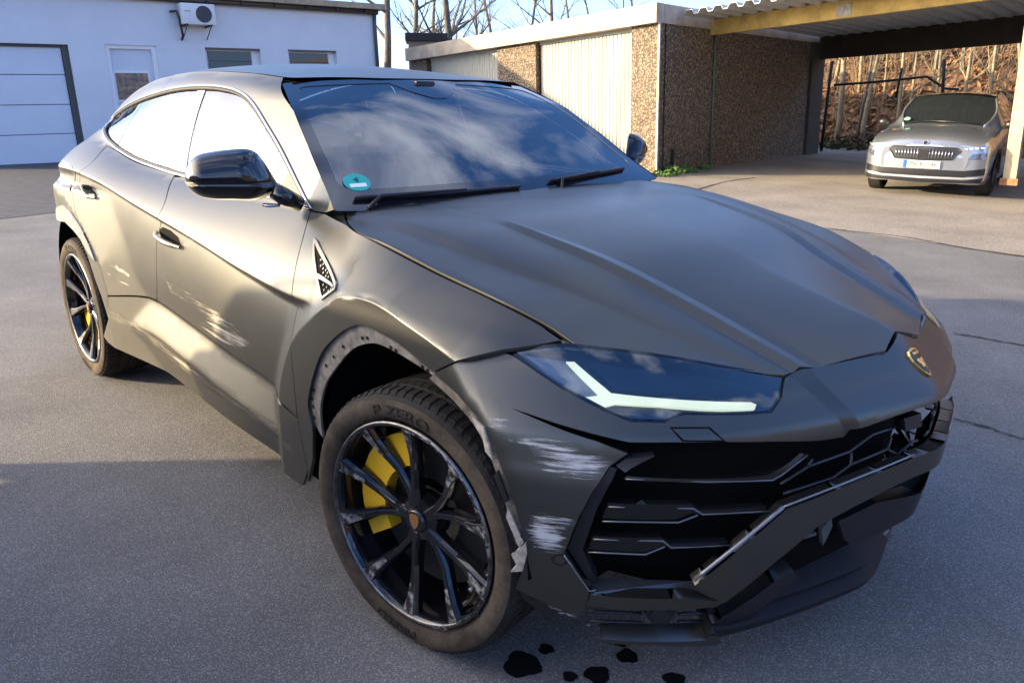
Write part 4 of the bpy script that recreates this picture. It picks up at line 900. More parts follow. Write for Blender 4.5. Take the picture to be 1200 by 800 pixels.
def make_wheel(scuffed):
    T = bmesh.new(); lathe(T, [(.296, -.115), (.304, -.128), (.316, -.139), (.335, -.144), (.350, -.1435), (.362, -.138)], 72, 'Y')
    Bk = bmesh.new(); lathe(Bk, [(.362, -.138), (.370, -.130), (.3765, -.116), (.379, -.098), (.379, -.072), (.372, -.070), (.372, -.062), (.380, -.060), (.381, -.022), (.373, -.020), (.373, -.012), (.381, -.010), (.381, .03), (.373, .032), (.373, .042), (.380, .044), (.379, .098), (.371, .128), (.34, .143), (.30, .118)], 72, 'Y')
    tyre = bm_obj('tyre', Bk, TYRE, None, 40); sw = bm_obj('sidewall', T, TYRED, tyre, True)
    # shoulder tread blocks
    bm = bmesh.new(); n = 80
    for k in range(n):
        a0 = 2*math.pi*k/n; pts = []
        for (aa, y, r) in ((0, -.128, .370), (.028, -.112, .3765), (.048, -.074, .3785), (.100, -.074, .3785), (.080, -.112, .3765), (.052, -.128, .370)):
            a = a0+aa*.78; pts.append((r, a, y))
        top = [bm.verts.new(((r+.004)*math.cos(a), y, (r+.004)*math.sin(a))) for r, a, y in pts]; bot = [bm.verts.new(((r-.006)*math.cos(a), y, (r-.006)*math.sin(a))) for r, a, y in pts]
        bm.faces.new(top[::-1])
        for i in range(6): bm.faces.new((top[i], top[(i+1) % 6], bot[(i+1) % 6], bot[i]))
        pts2 = [(a0+.02, -.058), (a0+.055, -.022), (a0+.10, -.022), (a0+.065, -.058)]
        t2 = [bm.verts.new((.3815*math.cos(a), y, .3815*math.sin(a))) for a, y in pts2]; b2_ = [bm.verts.new((.374*math.cos(a), y, .374*math.sin(a))) for a, y in pts2]
        bm.faces.new(t2[::-1])
        for i in range(4): bm.faces.new((t2[i], t2[(i+1) % 4], b2_[(i+1) % 4], b2_[i]))
    bmesh.ops.recalc_face_normals(bm, faces=bm.faces); tr = bm_obj('tread', bm, TYRE, tyre)
    # rim barrel and lip
    bm = bmesh.new(); lathe(bm, [(.298, -.120), (.300, -.131), (.296, -.137), (.289, -.137), (.284, -.130), (.279, -.118), (.276, -.09), (.270, -.03), (.268, .06), (.29, .11)], 72, 'Y'); rim = bm_obj('rim', bm, RIMM, None, 35)
    bm = bmesh.new(); lathe(bm, [(.2995, -.1325), (.2965, -.1385), (.2890, -.1385), (.2860, -.1325)], 72, 'Y', closed=False); lip = bm_obj('rim_lip', bm, RIML, rim, True)
    parts = []
    def spoke(phi, lean, scuff):
        # sections along the radius: (r, angle offset, half width front, half width back, y front, depth)
        S = [(.040, lean*.20, .010, .017, -.094, .040), (.090, lean*.42, .0075, .014, -.092, .036), (.150, lean*.70, .0070, .014, -.096, .032), (.200, lean*.92, .0085, .017, -.108, .030), (.245, lean*1.0, .014, .021, -.120, .030), (.287, lean*1.02, .023, .030, -.131, .030)]
        V, Fq = [], []
        for r, da, hw, hb, y, dp in S:
            a = phi+da; u = np.array([math.cos(a), 0, math.sin(a)]); t = np.array([-math.sin(a), 0, math.cos(a)])
            c = u*r
            V += [c+t*hw+[0, y, 0], c+t*hb+[0, y+.012, 0], c+t*hb+[0, y+dp, 0], c-t*hb+[0, y+dp, 0], c-t*hb+[0, y+.012, 0], c-t*hw+[0, y, 0]]
        for k in range(len(S)-1):
            for j in range(6): Fq.append((k*6+j, k*6+(j+1) % 6, (k+1)*6+(j+1) % 6, (k+1)*6+j))
        Fq += [tuple(range(6))[::-1], tuple(range(len(S)*6-6, len(S)*6))]
        o = mesh_obj('spoke', V, Fq, RIMM, rim); parts.append(o)
        bmx = bmesh.new(); bmx.from_mesh(o.data); bmesh.ops.recalc_face_normals(bmx, faces=bmx.faces); bmesh.ops.bevel(bmx, geom=[e for e in bmx.edges], offset=.0015, segments=1, affect='EDGES'); bmx.to_mesh(o.data); bmx.free()
        # machined / scraped outer end
        V = []
        for (r, da, hw, hb, y, dp) in S[3:]:
            a = phi+da; u = np.array([math.cos(a), 0, math.sin(a)]); t = np.array([-math.sin(a), 0, math.cos(a)])
            jw = 1 if not scuff else rnd.uniform(.9, 1.15)
            V += [u*r+t*hw*.8*jw+[0, y-.0018, 0], u*r-t*hw*.8*jw+[0, y-.0018, 0]]
        parts.append(mesh_obj('spoke_face', V, [(0, 1, 3, 2), (2, 3, 5, 4)], SCUF if scuff else RIML, rim))
    for k in range(5):
        for ln in (-1, 1): spoke(R(34+72*k), ln*R(17.5), scuffed)
    bm = bmesh.new(); lathe(bm, [(.001, -.104), (.030, -.104), (.034, -.100), (.036, -.092), (.062, -.084), (.068, -.07), (.068, -.03)], 32, 'Y'); bm_obj('hub', bm, RIMM, rim, 40)
    bm = bmesh.new(); prism(bm, [(x*.55, z*.55) for x, z in ((-.030, .034), (0, .041), (.030, .034), (.030, .004), (.018, -.024), (0, -.042), (-.018, -.024), (-.030, .004))], -.1065, -.103); bm_obj('hub_crest', bm, mat('hub_crest', (.45, .22, .10), .35, .7), rim)
    if scuffed:
        for k in range(46):                       # kerb damage round the lip
            a = rnd.uniform(R(-75), R(80)); d = rnd.uniform(.02, .09); r = rnd.uniform(.288, .299); wd = rnd.uniform(.002, .006)
            V = []
            for j in range(4): V += [((r-wd)*math.cos(a+d*j/3), -.1392, (r-wd)*math.sin(a+d*j/3)), ((r+wd*rnd.uniform(.3, 1))*math.cos(a+d*j/3), -.1392, (r+wd*.6)*math.sin(a+d*j/3))]
            parts.append(mesh_obj('lip_scrape', V, [(2*j, 2*j+1, 2*j+3, 2*j+2) for j in range(3)], SCUF, rim))
    # letters on the sidewall
    def bend(r0, a0, k): return lambda x, y, z: ((r0+y)*math.cos(a0-(k*x+.2*y)/r0), -.1462-z, (r0+y)*math.sin(a0-(k*x+.2*y)/r0))
    PL = mat('sidewall_letters', (.012, .011, .010), .6)
    text_mesh('sidewall_lettering', 'P ZERO', .040, bend(.333, R(90), 1.55), PL, tyre, .0012)
    text_mesh('sidewall_lettering', 'PIRELLI', .034, bend(.333, R(262), 1.5), PL, tyre, .0012)
    # brake
    bm = bmesh.new(); lathe(bm, [(.10, -.030), (.215, -.030), (.215, .0), (.10, .0)], 48, 'Y', closed=True); dsc = bm_obj('brake_disc', bm, DISC, None, 40)
    bm = bmesh.new(); A = [R(a) for a in range(100, 216, 8)]
    o_ = [(.245*math.cos(a), .245*math.sin(a)) for a in A]; i_ = [(.150*math.cos(a), .150*math.sin(a)) for a in A[::-1]]; prism(bm, o_+i_, -.072, -.01)
    cal = bm_obj('brake_caliper', bm, CALI, None)
    return tyre, rim, dsc, cal
def put_wheel(src, name, loc, rz, flip):
    w_ = bpy.data.objects.new(name, None); w_.empty_display_size = .1; COL.objects.link(w_); w_.parent = CAR; w_.location = loc
    w_.rotation_euler = (0, 0, rz+(math.pi if flip else 0))
    return w_
def children_of(o): return [c for c in bpy.data.objects if c.parent is o]
def fill(wroot, src, first):
    for o in src:
        kids = children_of(o)
        if first: n_ = o
        else: n_ = o.copy(); COL.objects.link(n_)
        n_.parent = wroot
        for c in kids:
            if not first: c2 = c.copy(); COL.objects.link(c2); c2.parent = n_
STEER = R(9.9)
front = make_wheel(True)
FW = put_wheel(front, 'front_wheel', (0, -.8475, .382), STEER, False); fill(FW, front, True)
FW['label'] = 'wheel with kerb-scraped black spokes and yellow brake caliper'
FW2 = put_wheel(front, 'front_wheel', (0, .8475, .382), STEER, True); fill(FW2, front, False)
rear = make_wheel(False)
RW = put_wheel(rear, 'rear_wheel', (-3.003, -.855, .382), 0, False); fill(RW, rear, True); 
for o in rear:
    if o.name.startswith('brake_caliper'): o.rotation_euler = (0, R(-95), 0)
RW2 = put_wheel(rear, 'rear_wheel', (-3.003, .855, .382), 0, True); fill(RW2, rear, False)
# ------------------------------------------------------------------ the yard (slightly sloping: walls stand plumb to UPV, not to the ground)
UPV = Vector((-.040, -.010, .999)).normalized()
def frame(P, d):                                   # root matrix at P, local x along d, z plumb
    z = UPV; x = (Vector(d)-Vector(d).dot(z)*z).normalized(); y = z.cross(x)
    return Matrix(((x[0], y[0], z[0], P[0]), (x[1], y[1], z[1], P[1]), (x[2], y[2], z[2], P[2]), (0, 0, 0, 1)))
def in_frame(M, u, v, yl=0.0):                     # pixel -> (x, z) in the root's wall plane local y = yl
    n = Vector(M.col[1][:3]); o = Vector(M.translation)+n*yl; d = Vector(ray(u, v)); c = Vector(CAM)
    t = (o-c).dot(n)/d.dot(n); q = M.inverted() @ (c+t*d); return q.x, q.z
def ground_mat(name, c1, c2, spk, sc=170, bump=.55, big=.25):
    m = bpy.data.materials.new(name); m.use_nodes = True; t = m.node_tree; b = t.nodes['Principled BSDF']; N = t.nodes.new; K = t.links.new
    c = N('ShaderNodeTexCoord'); n = N('ShaderNodeTexNoise'); n.inputs['Scale'].default_value = sc; n.inputs['Detail'].default_value = 3; n.inputs['Roughness'].default_value = .6; K(c.outputs['Object'], n.inputs['Vector'])
    v = N('ShaderNodeTexVoronoi'); v.inputs['Scale'].default_value = sc*.8; K(c.outputs['Object'], v.inputs['Vector'])
    n2 = N('ShaderNodeTexNoise'); n2.inputs['Scale'].default_value = .9; n2.inputs['Detail'].default_value = 8; n2.inputs['Roughness'].default_value = .62; K(c.outputs['Object'], n2.inputs['Vector'])
    r = N('ShaderNodeValToRGB'); r.color_ramp.elements[0].position = .34; r.color_ramp.elements[0].color = (*c1, 1); r.color_ramp.elements[1].position = .66; r.color_ramp.elements[1].color = (*c2, 1); K(n.outputs[0], r.inputs[0])
    wn_ = N('ShaderNodeSeparateColor'); K(v.outputs['Color'], wn_.inputs[0])
    rr = N('ShaderNodeValToRGB'); rr.color_ramp.elements[0].position = .66; rr.color_ramp.elements[1].position = .95; K(wn_.outputs[0], rr.inputs[0])
    mx_ = N('ShaderNodeMix'); mx_.data_type = 'RGBA'; K(rr.outputs[0], mx_.inputs[0]); K(r.outputs[0], mx_.inputs[6]); mx_.inputs[7].default_value = (*spk, 1)
    mr = N('ShaderNodeMapRange'); mr.inputs[1].default_value = .3; mr.inputs[2].default_value = .7; mr.inputs[3].default_value = 1-big; mr.inputs[4].default_value = 1+big; K(n2.outputs[0], mr.inputs[0])
    m2 = N('ShaderNodeMix'); m2.data_type = 'RGBA'; m2.blend_type = 'MULTIPLY'; m2.inputs[0].default_value = 1; K(mx_.outputs[2], m2.inputs[6]); K(mr.outputs[0], m2.inputs[7]); K(m2.outputs[2], b.inputs['Base Color'])
    b.inputs['Roughness'].default_value = .82; b.inputs['Specular IOR Level'].default_value = .35
    bp = N('ShaderNodeBump'); bp.inputs['Strength'].default_value = bump; bp.inputs['Distance'].default_value = .006; K(v.outputs['Distance'], bp.inputs['Height']); K(bp.outputs[0], b.inputs['Normal']); return m
ASPH = ground_mat('asphalt', (.050, .049, .049), (.20, .196, .19), (.28, .275, .27), 380)
BEIGE = ground_mat('beige_ground', (.16, .14, .115), (.27, .235, .195), (.36, .33, .28), 120, .3, .22)
PAVE = mat('paver_grey', (.048, .050, .058), .85, var=.35, vscale=6, bump=.4, bscale=40)
def sheet(name, pts, z, m, sub=0):
    o = mesh_obj(name, [(*p, z) for p in pts], [tuple(range(len(pts)))], m); o['kind'] = 'structure'; return o
GR = sheet('ground', [(-120, -120), (120, -120), (120, 120), (-120, 120)], 0, ASPH)
e1, e2 = on_z(0, 257), on_z(60, 250); dv = (e2-e1)/np.linalg.norm(e2-e1)
sheet('paved_apron', [tuple((e1+dv*40)[:2]), (-60, 45), (-60, -60), tuple((e1-dv*60)[:2])], .004, PAVE)
q1, q2 = on_z(972, 268), on_z(1200, 300); dq = (q2-q1)/np.linalg.norm(q2-q1)
yard = [tuple((q1-dq*9)[:2]), tuple((q2+dq*30)[:2]), (40, 60), (-30, 60), (-30, 6)]
sheet('beige_yard', yard, .004, BEIGE)  # ground sheet in a paler, warmer colour past the long crack
CRK = mat('crack_dark', (.02, .019, .018), .9)
def crack(px, w0=.010):
    P = [on_z(*p, .007) for p in px]; P = crom(P, 8); V, Fq = [], []
    for i, p in enumerate(P):
        t = P[min(i+1, len(P)-1)]-P[max(i-1, 0)]; n = np.array([-t[1], t[0], 0]); n /= np.linalg.norm(n); w_ = w0*rnd.uniform(.35, 1.2); j = n*rnd.uniform(-.012, .012)
        V += [p+j+n*w_, p+j-n*w_]
    for i in range(len(P)-1): Fq.append((2*i, 2*i+1, 2*i+3, 2*i+2))
    mesh_obj('crack', V, Fq, CRK, GR)
crack([(968, 267), (1010, 272), (1050, 276), (1092, 283)], .020); crack([(1095, 284), (1140, 292), (1210, 302)], .022); crack([(1118, 390), (1160, 397), (1210, 406)], .012); crack([(1115, 490), (1150, 498), (1210, 517)], .009); crack([(818, 222), (850, 213), (885, 208)], .03)
# oil below the damaged corner
OIL = mat('oil', (.008, .008, .009), .25, 0, .5)
for k, (u, v, r) in enumerate([(612, 778, .052), (735, 768, .030), (727, 752, .02), (700, 790, .035), (790, 796, .03), (668, 792, .02), (640, 760, .022)]):
    p = on_z(u, v, .003); n = 18; V = []
    for i in range(n):
        a = 2*math.pi*i/n; rr = r*(1+.10*math.sin(3*a+k)+.07*math.sin(5*a+2*k)); V.append((p[0]+rr*math.cos(a), p[1]+rr*math.sin(a), .003+.0001*k))
    o = mesh_obj('oil_spot', V, [tuple(range(n))], OIL); tag(o, ['largest dark oil spot on the asphalt beside the front tyre', 'round dark oil spot below the lower bumper lip', 'small oil drip touching the bumper lip shadow', 'medium oil spot between the two larger spots off the bumper', 'lone oil spot furthest out from the bumper lip', 'smallest oil drip between the largest spot and the medium one', 'small oil drip tight against the scraped bumper corner'][k], 'oil spot', 'oil spots under the bumper')

# ------------------------------------------------------------------ white building
WALLW = mat('white_render', (.62, .645, .68), .9, var=.05, vscale=1.2, bump=.15, bscale=60)
M = frame(on_z(60, 191.5), (.05, 1, 0)); Mi = M
if M.col[1][0] > 0: pass
WB = thing('white_building', 'long low white rendered building with roller door, gutter and windows', 'building', mtx=M)
def wp(u, v, yl=0.0): return in_frame(M, u, v, yl)
inside_sgn = -1 if M.col[1][0] > 0 else 1          # local y pointing into the building
LY = inside_sgn
top_z = wp(435, 14)[1]; xr = wp(443, 60)[0]; xl = wp(0, 60)[0]-1.75
gd = [wp(0, 51.5), wp(80.5, 52.5)]; gx1 = wp(81, 60)[0]; gz1 = gd[1][1]; gx0 = gx1-3.2
dr0, dr1 = wp(123, 60)[0], wp(183.5, 60)[0]; dz1 = wp(150, 53)[1]
w1 = (wp(240.5, 60)[0], wp(305, 60)[0], wp(270, 56.5)[1]); w2 = (wp(337.5, 60)[0], wp(394, 60)[0], wp(365, 59)[1])
print('white', [round(v, 2) for v in (top_z, xr, xl, gx0, gx1, gz1, dr0, dr1, dz1, *w1, *w2)])
holes = [(gx0, gx1, 0, gz1), (dr0, dr1, 0, dz1), (w1[0], w1[1], w1[2]-1.0, w1[2]), (w2[0], w2[1], w2[2]-1.0, w2[2])]
def wall_with_holes(name, x0, x1, z0, z1, hs, m, parent, y, depth):
    X = sorted({x0, x1, *[h[0] for h in hs], *[h[1] for h in hs]}); Z = sorted({z0, z1, *[h[2] for h in hs], *[h[3] for h in hs]})
    V, Fq, ix = [], [], {}
    def vi(x, z, yy):
        k = (round(x, 5), round(z, 5), yy)
        if k not in ix: ix[k] = len(V); V.append((x, yy, z))
        return ix[k]
    for i in range(len(X)-1):
        for j in range(len(Z)-1):
            cx, cz = .5*(X[i]+X[i+1]), .5*(Z[j]+Z[j+1])
            if any(h[0] < cx < h[1] and h[2] < cz < h[3] for h in hs): continue
            Fq.append((vi(X[i], Z[j], y), vi(X[i+1], Z[j], y), vi(X[i+1], Z[j+1], y), vi(X[i], Z[j+1], y)))
    for h in hs:
        a = [(h[0], h[2]), (h[1], h[2]), (h[1], h[3]), (h[0], h[3])]
        for i in range(4):
            p, q = a[i], a[(i+1) % 4]; Fq.append((vi(*p, y), vi(*q, y), vi(*q, y+depth), vi(*p, y+depth)))
    return mesh_obj(name, V, Fq, m, parent)
dp = .16*LY
wall_with_holes('wall', xl, xr, -.6, top_z, holes, WALLW, WB, 0, dp)
box_obj('side_wall', (xr-.05, 4*LY, top_z/2-.3), (.1, 8, top_z+.6), WALLW, WB); box_obj('side_wall', (xl+.05, 4*LY, top_z/2-.3), (.1, 8, top_z+.6), WALLW, WB)
box_obj('roof', ((xl+xr)/2, 4*LY-.15*LY, top_z+.10), (xr-xl+.3, 8.3, .14), mat('roof_tan', (.34, .27, .18), .8, var=.3, vscale=5), WB)
GUT = mat('gutter_zinc', (.09, .085, .08), .45, .6)
gt = tube_obj('gutter', [(xl, -.10*LY, top_z+.0), (xr, -.10*LY, top_z-.02)], .075, GUT, WB, 10)
gx = xr-.4
while gx > xl+.3: box_obj('gutter_bracket', (gx, -.14*LY, top_z+.02), (.03, .14, .16), mat('bracket_dark', (.03, .03, .03), .5), gt); gx -= .85
tube_obj('downpipe', [(xr-.08, -.10*LY, top_z-.02), (xr-.08, -.06*LY, top_z-.35), (xr-.08, -.06*LY, -.2)], .05, GUT, WB, 8)
DOORP = mat('door_panel_white', (.58, .62, .68), .5, var=.04, vscale=2); FRMW = mat('frame_white', (.72, .73, .75), .5); DKF = mat('recess_dark', (.07, .07, .075), .7)
for k in range(4):
    hh = gz1/4; box_obj('door_panel', ((gx0+gx1)/2-.04, dp*.9, hh*(k+.5)), (gx1-gx0-.20, .05, hh-.014), DOORP, WB, bevel=.008)
box_obj('door_track', (gx1-.07, dp*.7, gz1/2), (.12, .09, gz1), DKF, WB); box_obj('door_header', ((gx0+gx1)/2, dp*.75, gz1-.03), (gx1-gx0, .09, .06), DKF, WB); box_obj('door_backing', ((gx0+gx1)/2, dp*1.15, gz1/2), (gx1-gx0, .03, gz1), DKF, WB)
bm = bmesh.new(); add_box(bm, ((dr0+dr1)/2, dp*.9, dz1/2), (dr1-dr0, .06, dz1)); dd_ = bm_obj('entrance_door', bm, DOORP, WB)
for x in (dr0+.05, dr1-.05): box_obj('door_frame', (x, dp*.55, dz1/2), (.10, .10, dz1), FRMW, dd_)
box_obj('door_frame', ((dr0+dr1)/2, dp*.55, dz1-.04), (dr1-dr0-.2, .10, .08), FRMW, dd_)
dw = [wp(136, 85.5), wp(174, 85.5), wp(178, 104)]
def brown_glass():
    m = bpy.data.materials.new('door_pane'); m.use_nodes = True; t = m.node_tree; b = t.nodes['Principled BSDF']; n = t.nodes.new('ShaderNodeTexNoise'); n.inputs['Scale'].default_value = 6; n.inputs['Detail'].default_value = 6
    r = t.nodes.new('ShaderNodeValToRGB'); r.color_ramp.elements[0].color = (.03, .012, .01, 1); r.color_ramp.elements[1].color = (.30, .14, .07, 1); r.color_ramp.elements[0].position = .4; r.color_ramp.elements[1].position = .7
    t.links.new(n.outputs[0], r.inputs[0]); t.links.new(r.outputs[0], b.inputs['Base Color']); b.inputs['Roughness'].default_value = .15; return m
box_obj('door_window', ((dw[0][0]+dw[1][0])/2, dp*.62, dw[0][1]-.29), (dw[1][0]-dw[0][0], .03, .58), brown_glass(), dd_)
box_obj('door_window_frame', ((dw[0][0]+dw[1][0])/2, dp*.70, dw[0][1]-.29), (dw[1][0]-dw[0][0]+.10, .03, .68), FRMW, dd_)
DKG = mat('dark_pane', (.012, .013, .014), .08, 0, .6)
for a, b, z in (w1, w2):
    wd = box_obj('window', ((a+b)/2, dp*.95, z-.5), (b-a, .03, 1.0), FRMW, WB); box_obj('pane', ((a+b)/2-.06, dp*.72, z-.56), (b-a-.30, .02, .98), DKG, wd)
    box_obj('window_lintel', ((a+b)/2, dp*.4, z-.02), (b-a, .12, .035), mat('lintel_grey', (.12, .11, .10), .8), wd)
    for k in range(3): box_obj('blind_slat', ((a+b)/2-.06, dp*.66, z-.30-.22*k), (b-a-.32, .012, .016), mat('blind_grey', (.05, .05, .055), .6), wd)
# air conditioner on the wall
ax0, az1 = wp(211, 3, -.35*LY); ax1, az0 = wp(254, 30, -.35*LY)
AC = thing('air_conditioner', 'white outdoor air conditioner unit bracketed high on the white building wall', 'air conditioner', mtx=M @ Matrix.Translation(((ax0+ax1)/2, -.20*LY, az0)))
hw_, hz = (ax1-ax0)/2, az1-az0
ACW = mat('ac_white', (.62, .63, .64), .45, var=.06, vscale=6)
box_obj('casing', (0, 0, hz/2), (2*hw_, .30, hz), ACW, AC, bevel=.02, smooth=40)
bm = bmesh.new(); fr_ = .40*hz; lathe(bm, [(.001, 0), (fr_*.93, 0), (fr_*.98, -.012*LY), (fr_, 0)], 28, 'Y'); fo = bm_obj('fan_grille', bm, mat('fan_dark', (.03, .035, .045), .4), AC, 40); fo.location = (.12*(1), -.158*LY, hz/2)
for k in range(6):
    bm = bmesh.new(); rr = fr_*(.15+.15*k); tube(bm, [(rr*math.cos(a), 0, rr*math.sin(a)) for a in np.linspace(0, 2*math.pi, 25)[:-1]], .006, 5, True); g_ = bm_obj('grille_ring', bm, mat('ring_grey', (.10, .11, .13), .4), fo); g_.location = (0, -.012*LY, 0)
for x in (-.32, .24):
    bm = bmesh.new(); add_box(bm, (x, -.0*LY, -.02), (.04, .50, .04)); add_box(bm, (x, .22*LY, -.17), (.04, .03, .34)); tube(bm, [(x, -.22*LY, -.03), (x, .20*LY, -.30)], .012, 5); bm_obj('bracket', bm, mat('bracket_dark'), AC)
tube_obj('coolant_pipe', [(-hw_-.16, .14*LY, hz*.62), (-hw_-.06, 0, hz*.62), (-hw_-.03, -.02*LY, hz*.3), (-hw_+.02, .02*LY, -.25), (-hw_+.02, .14*LY, -.32)], .03, mat('bracket_dark'), AC, 6)
box_obj('nameplate', (-.25, -.152*LY, hz*.62), (.14, .004, .03), mat('print_grey', (.35, .36, .38), .5), AC)

# ------------------------------------------------------------------ garage row
def pebble(name, c1, c2):
    m = bpy.data.materials.new(name); m.use_nodes = True; t = m.node_tree; b = t.nodes['Principled BSDF']; N = t.nodes.new; K = t.links.new
    c = N('ShaderNodeTexCoord'); v = N('ShaderNodeTexVoronoi'); v.inputs['Scale'].default_value = 24; v.inputs['Randomness'].default_value = 1; K(c.outputs['Object'], v.inputs['Vector'])
    s_ = N('ShaderNodeSeparateColor'); K(v.outputs['Color'], s_.inputs[0])
    r = N('ShaderNodeValToRGB'); e = r.color_ramp.elements; e[0].position = 0; e[0].color = (*c1, 1); e[1].position = 1; e[1].color = (*c2, 1); k = e.new(.5); k.color = tuple(.5*(p+q)*1.0 for p, q in zip((*c1, 1), (*c2, 1))); k2 = e.new(.72); k2.color = (.15, .12, .10, 1); K(s_.outputs[0], r.inputs[0])
    d = N('ShaderNodeMapRange'); d.inputs[1].default_value = .25; d.inputs[2].default_value = .62; d.inputs[3].default_value = 1; d.inputs[4].default_value = .35; K(v.outputs['Distance'], d.inputs[0])
    mu = N('ShaderNodeMix'); mu.data_type = 'RGBA'; mu.blend_type = 'MULTIPLY'; mu.inputs[0].default_value = 1; K(r.outputs[0], mu.inputs[6]); K(d.outputs[0], mu.inputs[7]); K(mu.outputs[2], b.inputs['Base Color'])
    bp = N('ShaderNodeBump'); bp.inputs['Strength'].default_value = .9; bp.inputs['Distance'].default_value = .03; bp.invert = True; K(v.outputs['Distance'], bp.inputs['Height']); K(bp.outputs[0], b.inputs['Normal']); b.inputs['Roughness'].default_value = .75; return m
PEB = pebble('pebble_dash', (.16, .115, .075), (.46, .34, .22))
FASC = mat('fascia_concrete', (.40, .345, .27), .85, var=.28, vscale=2.2, bump=.2, bscale=30)
GDOOR = mat('garage_door_cream', (.40, .39, .325), .55, var=.08, vscale=2)
G0 = on_z(769, 205); MG = frame(G0, (.99, -.14, 0))   # local x to the right, y into the garage, z plumb
GA = thing('garage_row', 'flat-roofed pebble-dash garages with concrete fascia and cream ribbed doors', 'garage', mtx=MG)
def gp(u, v): return in_frame(MG, u, v)
fz0 = gp(773, 27)[1]; fz1 = gp(773, 4)[1]; xe_ = gp(480, 60)[0]; d1a, d1b = gp(740, 60)[0], gp(627.5, 60)[0]; d2a, d2b = gp(583, 65)[0], gp(500, 75)[0]
print('garage', [round(v, 2) for v in (fz0, fz1, xe_, d1a, d1b, d2a, d2b)])
DEP = 8.3
for a, b, nm in ((d1a, 0, 0), (d2a, d1b, 1), (xe_, d2b, 2)): box_obj('pebble_pier', ((a+b)/2, .10, fz0/2-.3), (abs(b-a), .2, fz0+.6), PEB, GA)
box_obj('side_wall', (-.101, .21+2.12/2-.03, fz0/2-.3), (.2, 1.95, fz0+.6), PEB, GA)
box_obj('side_wall', (-.101, 2.16+5.3/2, fz0/2-.3), (.2, 5.3, fz0+.6), PEB, GA)
box_obj('wall_joint', (-.115, 2.14, fz0/2-.3), (.2, .06, fz0+.6), mat('joint_dark', (.03, .035, .03), .9), GA)
tube_obj('drain_pipe', [(.03, 2.19, fz0), (.03, 2.19, -.1)], .028, mat('moss_pipe', (.10, .14, .09), .8), GA, 6)
box_obj('rear_pier', (-.07, 7.46+.45, fz0/2-.3), (.3, .84, fz0+.6), mat('dark_concrete', (.07, .062, .05), .9), GA)
box_obj('fascia', (xe_/2, -.02, (fz0+fz1)/2), (abs(xe_)+.06, .28, fz1-fz0), FASC, GA); box_obj('fascia', (-.10, DEP/2+.13, (fz0+fz1)/2), (.24, DEP-.02, fz1-fz0), FASC, GA)
box_obj('roof_slab', (xe_/2, DEP/2, fz1-.04), (abs(xe_)-.2, DEP, .06), mat('roof_felt', (.05, .05, .05), .9), GA)
box_obj('corner_trim', (.008, -.008, fz0/2-.3), (.045, .045, fz0+.6), mat('trim_pale', (.5, .45, .36), .7), GA)
def gdoor(a, b):
    g = bpy.data.objects.new('garage_door', None); COL.objects.link(g); g.parent = GA; g.location = ((a+b)/2, .16, 0); wd = abs(b-a); n = int(wd/.115)
    sw_ = wd/n
    bm = bmesh.new(); prism(bm, [(-sw_*.5+.004, 0), (-sw_*.34, -.020), (sw_*.34, -.020), (sw_*.5-.004, 0), (sw_*.5-.004, .02), (-sw_*.5+.004, .02)], -.02, fz0-.07, 'Z'); first = bm_obj('door_rib', bm, GDOOR, g)
    for k in range(n):
        r_ = first if k == 0 else first.copy()
        if k: COL.objects.link(r_); r_.parent = g
        r_.location = (-wd/2+sw_*(k+.5), 0, 0)
    box_obj('door_top_rail', (0, -.01, fz0-.035), (wd, .06, .07), GDOOR, g); box_obj('door_side_gap', (-wd/2+.006, .03, fz0/2), (.012, .02, fz0), DKF, g)
    box_obj('door_back', (0, .05, fz0/2), (wd, .02, fz0), DKF, g)
gdoor(d1a, d1b); gdoor(d2a, d2b)
box_obj('wall_stub_post', (.05, .55, .22), (.05, .05, .5), mat('stub_dark', (.02, .02, .022), .6), GA)
# ------------------------------------------------------------------ carport
CP = thing('carport', 'open carport with corrugated roof, yellow timber beam and cream post', 'carport', mtx=MG)
YEL = mat('beam_yellow', (.50, .34, .10), .75, var=.35, vscale=3, bump=.2, bscale=25)
zb0 = .5*(gp(835, 45)[1]+2.66); 
box_obj('front_beam', (6.0, 2.05, 2.86), (12.0, .12, .30), YEL, CP); box_obj('rear_beam', (6.0, 8.1, 2.70), (12.0, .18, .56), mat('beam_dark', (.035, .028, .022), .85, var=.3, vscale=3), CP)
box_obj('beam_plate', (3.10, 1.985, 2.84), (.30, .012, .20), mat('steel_plate', (.35, .33, .30), .6, .3, var=.4, vscale=10), CP)
# corrugated roof, sheet rows
COR = mat('corrugated_sheet', (.42, .43, .43), .6, 0, var=.15, vscale=4)
x = .10; nW = 0; wv = .36
V, Fq = [], []
prof = []
while x < 12: prof += [(x, 2.975), (x+.06, 3.055), (x+.20, 3.055), (x+.26, 2.975)]; x += wv
for (px_, pz) in prof: V += [(px_, .75, pz+.02), (px_, 8.8, pz-.02), (px_, .75, pz+.035), (px_, 8.8, pz-.005)]
for i in range(len(prof)-1):
    a, b = 4*i, 4*(i+1); Fq += [(a, b, b+1, a+1), (a+2, a+3, b+3, b+2), (a, a+2, b+2, b)]
mesh_obj('roof_sheet', V, Fq, COR, CP)
pb = MG.inverted() @ Vector(on_z(1176, 234)); POSTM = mat('post_cream', (.33, .28, .18), .7, var=.2, vscale=6); 
pb.x += .273*pb.y
box_obj('post', (pb.x+.04, pb.y+.06, 1.45), (.19, .16, 2.95), POSTM, CP); box_obj('post_foot', (pb.x+.04, pb.y+.06, .03), (.26, .22, .10), mat('rusty_foot', (.22, .10, .05), .8, var=.5, vscale=12), CP)
# the plot is skewed: side walls run off the square
def shear(root, k=-.273):
    for o in bpy.data.objects:
        if o.parent is root and o.type == 'MESH':
            for v in o.data.vertices: v.co.x += k*v.co.y
shear(GA); shear(CP)
